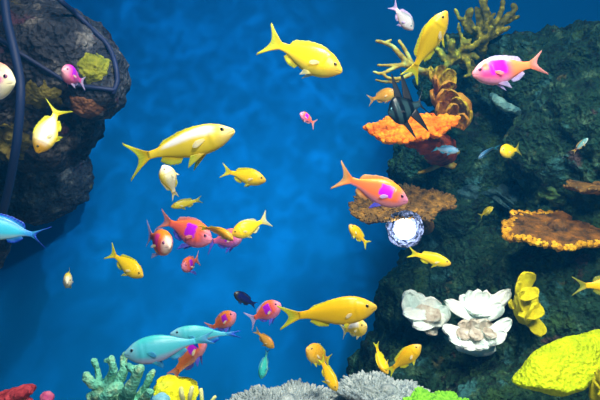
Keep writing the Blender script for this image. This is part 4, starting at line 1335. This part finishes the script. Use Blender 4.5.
bm = bmesh.new()
for (x, y, a, c_) in [(-14, 404, .035, .014), (4, 399, .026, .014), (14, 395, .02, .012), (22, 392, .018, .011), (27, 391, .010, .009), (8, 412, .05, .024)]:
    blob(bm, P(x, y, 1.05), (a, .03, c_), (0, -.25, 0))
me = remeshed(bm, .003, 'crust_coral'); smooth_mesh(me, 4); displace(me, lambda p: .003 * fbm(p, 70, 4, 2))
o = link_mesh('crust_coral', me, M_RED); recentre(o, P(8, 414, 1.05)); tag(o, 'red and olive coral mound in the lower left corner', 'coral')
bm = bmesh.new(); blob(bm, P(47, 398, 1.02), (.0125, .0125, .012)); blob(bm, P(46, 412, 1.03), (.010, .010, .025))
me = remeshed(bm, .002, 'button_coral'); smooth_mesh(me, 2)
displace(me, lambda p: -.004 * math.exp(-((p - P(47, 395, 1.008)).length / .006) ** 2) + .001 * fbm(p, 120, 3, 1))
o = link_mesh('button_coral', me, M_PINK); recentre(o, P(46, 414, 1.03)); tag(o, 'small pink button coral alone beside the red mound', 'coral')

bm = plate_bm(P(288, 407, 1.10), (0, -.12, 1), .104, .085, .012, cup=-.02, ruffle=.004, waves=6, seed=31, nubs=900, nub_r=.003, nub_h=.012, rimnubs=240, stalk=P(290, 450, 1.2), edge=.10)
o = link_mesh('table_coral', bm_mesh(bm, 'table_coral'), M_GREY); recentre(o, P(290, 448, 1.2)); tag(o, 'grey white bristly table coral at the bottom middle, over blue water', 'coral')
bm = plate_bm(P(390, 395, 1.12), (.22, -.10, 1), .098, .07, .012, cup=-.02, ruffle=.004, waves=6, seed=33, nubs=800, nub_r=.003, nub_h=.012, rimnubs=220, stalk=P(405, 440, 1.25), edge=.12)
o = link_mesh('table_coral', bm_mesh(bm, 'table_coral'), M_GREY); recentre(o, P(405, 436, 1.22)); tag(o, 'grey white bristly table coral sloping down at the reef foot', 'coral')
bm = plate_bm(P(438, 404, 1.06), (.05, -.1, 1), .062, .05, .012, cup=-.1, ruffle=.004, waves=7, seed=35, nubs=420, nub_r=.003, nub_h=.008, rimnubs=140, stalk=P(440, 440, 1.15), edge=.12)
o = link_mesh('fringe_coral', bm_mesh(bm, 'fringe_coral'), M_GREEN); recentre(o, P(440, 436, 1.13)); tag(o, 'bright green fringed coral at the bottom edge beside the sloping grey table', 'coral')

# crusts on the rock outcrop and the reef
encrust('crust_coral', 'yellow green coral crust beside the magenta fish on the rock outcrop', M_CRUSTY, 93, 68, 15, 15, .013, 1)
encrust('crust_coral', 'olive coral crust above the bright white-backed yellow fish', M_CRUSTO, 42, 98, 21, 17, .014, 2)
encrust('crust_coral', 'rusty brown coral crust low on the outcrop, right of the white-backed fish', M_CRUSTB, 84, 108, 17, 14, .014, 3)
encrust('crust_coral', 'olive coral crust at the lower edge of the outcrop beside the dark pipe', M_CRUSTO, 12, 140, 18, 14, .014, 4)

G_T = 'teal crusts in the reef hollow'
encrust('crust_coral', 'dull teal coral crust below the small yellow fish of the reef hollow', M_TEALD, 502, 190, 20, 8, .012, 5)
encrust('crust_coral', 'dull teal coral crust to the right of the golden brown table coral', M_TEALD, 470, 192, 12, 8, .012, 6)
encrust('crust_coral', 'olive green coral crust on the reef face above the amber shelf', M_GREEND, 548, 196, 18, 12, .014, 7)

# ------------------------------------------------------------------ cables and pipe round the outcrop
M_CABLE = mat_plain('dark_blue_rubber', (22, 40, 84), .6)
M_PIPE = mat_plain('dull_blue_plastic', (26, 52, 100), .6)


def strand(name, label, pts, r_px, cat, off):
    pp = []
    last = 1.42
    for (x, y) in pts:
        h = hit(x, y)[0]
        Yh = h.y if h.y < 1.9 and h != P(x, y, 1.6) else last
        last = Yh
        pp.append((x, y, Yh))
    ys = np.array([p[2] for p in pp]); ys = np.convolve(np.pad(ys, 1, 'edge'), [.25, .5, .25], 'valid')
    w = [P(x, y, min(b, a) - off) for (x, y, a), b in zip(pp, ys)]
    bm = bmesh.new(); tube(bm, w, [px2m(r_px, 1.45)] * len(w), 12, 6)
    o = link_mesh(name, bm_mesh(bm, name), M_CABLE); recentre(o, w[-1]); tag(o, label, cat)


def pipe():
    w = [P(3, -14, 1.36), P(7, 20, 1.35), P(14, 50, 1.34), P(20, 80, 1.34), P(20, 105, 1.34), P(17, 140, 1.36), P(12, 170, 1.40), P(6, 200, 1.46), P(-4, 240, 1.56), P(-14, 300, 1.7)]
    bm = bmesh.new(); tube(bm, w, [px2m(4.3, 1.36)] * len(w), 16, 6)
    o = link_mesh('pipe', bm_mesh(bm, 'pipe'), M_PIPE); recentre(o, w[-1]); tag(o, 'thick dark blue pipe running down in front of the rock outcrop', 'pipe')


pipe()
strand('cable', 'dark cable following the upper right edge of the rock outcrop', [(50, -10), (62, 2), (74, 12), (86, 23), (97, 34), (106, 43), (112, 54), (116, 68), (117, 82), (113, 92)], 2.6, 'cable', .008)
strand('cable', 'dark cable slung across the face of the rock outcrop under the magenta fish', [(-8, 34), (4, 42), (18, 52), (34, 62), (50, 72), (66, 81), (82, 86), (98, 88), (113, 90)], 2.2, 'cable', .006)

# ------------------------------------------------------------------ the flash glare, built as a glowing fixture on the reef
def lamp():  # added glowing fixture that stands in for a flash reflection
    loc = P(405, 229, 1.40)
    root = empty('flash_glare', loc); tag(root, 'white flash glare built as a glowing disc in a dimpled dish', 'glare')
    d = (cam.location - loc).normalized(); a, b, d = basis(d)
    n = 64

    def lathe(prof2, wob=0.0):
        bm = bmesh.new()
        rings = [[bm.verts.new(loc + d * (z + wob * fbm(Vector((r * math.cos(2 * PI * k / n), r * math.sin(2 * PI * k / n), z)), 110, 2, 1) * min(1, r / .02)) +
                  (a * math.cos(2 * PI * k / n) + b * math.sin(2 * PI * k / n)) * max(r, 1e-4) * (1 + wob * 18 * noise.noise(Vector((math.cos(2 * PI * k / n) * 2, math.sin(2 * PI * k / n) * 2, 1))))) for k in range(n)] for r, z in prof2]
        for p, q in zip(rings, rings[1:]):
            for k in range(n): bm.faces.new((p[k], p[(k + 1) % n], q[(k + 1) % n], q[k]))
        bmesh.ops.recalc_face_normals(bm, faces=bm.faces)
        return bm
    m = NT('glare_halo_metal'); m.b.inputs['Base Color'].default_value = lin((70, 80, 108)); m.b.inputs['Roughness'].default_value = .45
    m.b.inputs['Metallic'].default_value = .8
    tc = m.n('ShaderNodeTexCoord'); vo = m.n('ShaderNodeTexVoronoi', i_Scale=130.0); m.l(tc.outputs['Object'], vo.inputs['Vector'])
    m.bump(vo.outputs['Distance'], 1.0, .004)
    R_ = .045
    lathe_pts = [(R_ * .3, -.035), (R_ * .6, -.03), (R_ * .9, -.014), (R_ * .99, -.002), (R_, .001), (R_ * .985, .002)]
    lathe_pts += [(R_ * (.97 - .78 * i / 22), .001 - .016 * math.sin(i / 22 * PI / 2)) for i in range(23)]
    link_mesh('dish', bm_mesh(lathe(lathe_pts, .006), 'dish'), m.m, root)  # dish shaped to carry the halo round the glare
    e = NT('glare_emission'); e.b.inputs['Emission Color'].default_value = (.90, .93, 1, 1); e.b.inputs['Emission Strength'].default_value = 22
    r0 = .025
    link_mesh('glare_core', bm_mesh(lathe([(r0 * .5, -.016), (r0 * .9, -.012), (r0, -.006)] + [(r0 * math.cos(i / 10 * PI / 2), -.006 + .018 * math.sin(i / 10 * PI / 2)) for i in range(1, 11)]), 'glare_core'), e.m, root)
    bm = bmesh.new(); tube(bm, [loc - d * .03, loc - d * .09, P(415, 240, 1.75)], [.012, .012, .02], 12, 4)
    link_mesh('glare_mount', bm_mesh(bm, 'glare_mount'), mat_plain('dull_metal', (60, 70, 80), .5, .6), root)


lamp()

# ------------------------------------------------------------------ the water itself


def water():
    bm = bmesh.new(); bmesh.ops.create_cube(bm, size=1.0, matrix=Matrix.Translation((0, 1.1, 1.0)) @ Matrix.Diagonal((5.4, 3.5, 2.2, 1)))
    m = bpy.data.materials.new('tank_water'); m.use_nodes = True
    nt = m.node_tree; nt.nodes.clear()
    out = nt.nodes.new('ShaderNodeOutputMaterial'); vs = nt.nodes.new('ShaderNodeVolumeScatter')
    vs.inputs['Color'].default_value = (.01, .33, .92, 1); vs.inputs['Density'].default_value = .085; vs.inputs['Anisotropy'].default_value = .35
    nt.links.new(vs.outputs[0], out.inputs['Volume'])
    o = link_mesh('water', bm_mesh(bm, 'water'), m, smooth=False)
    o['kind'] = 'stuff'; tag(o, 'clear blue hazy water filling the tank', 'water')


water()
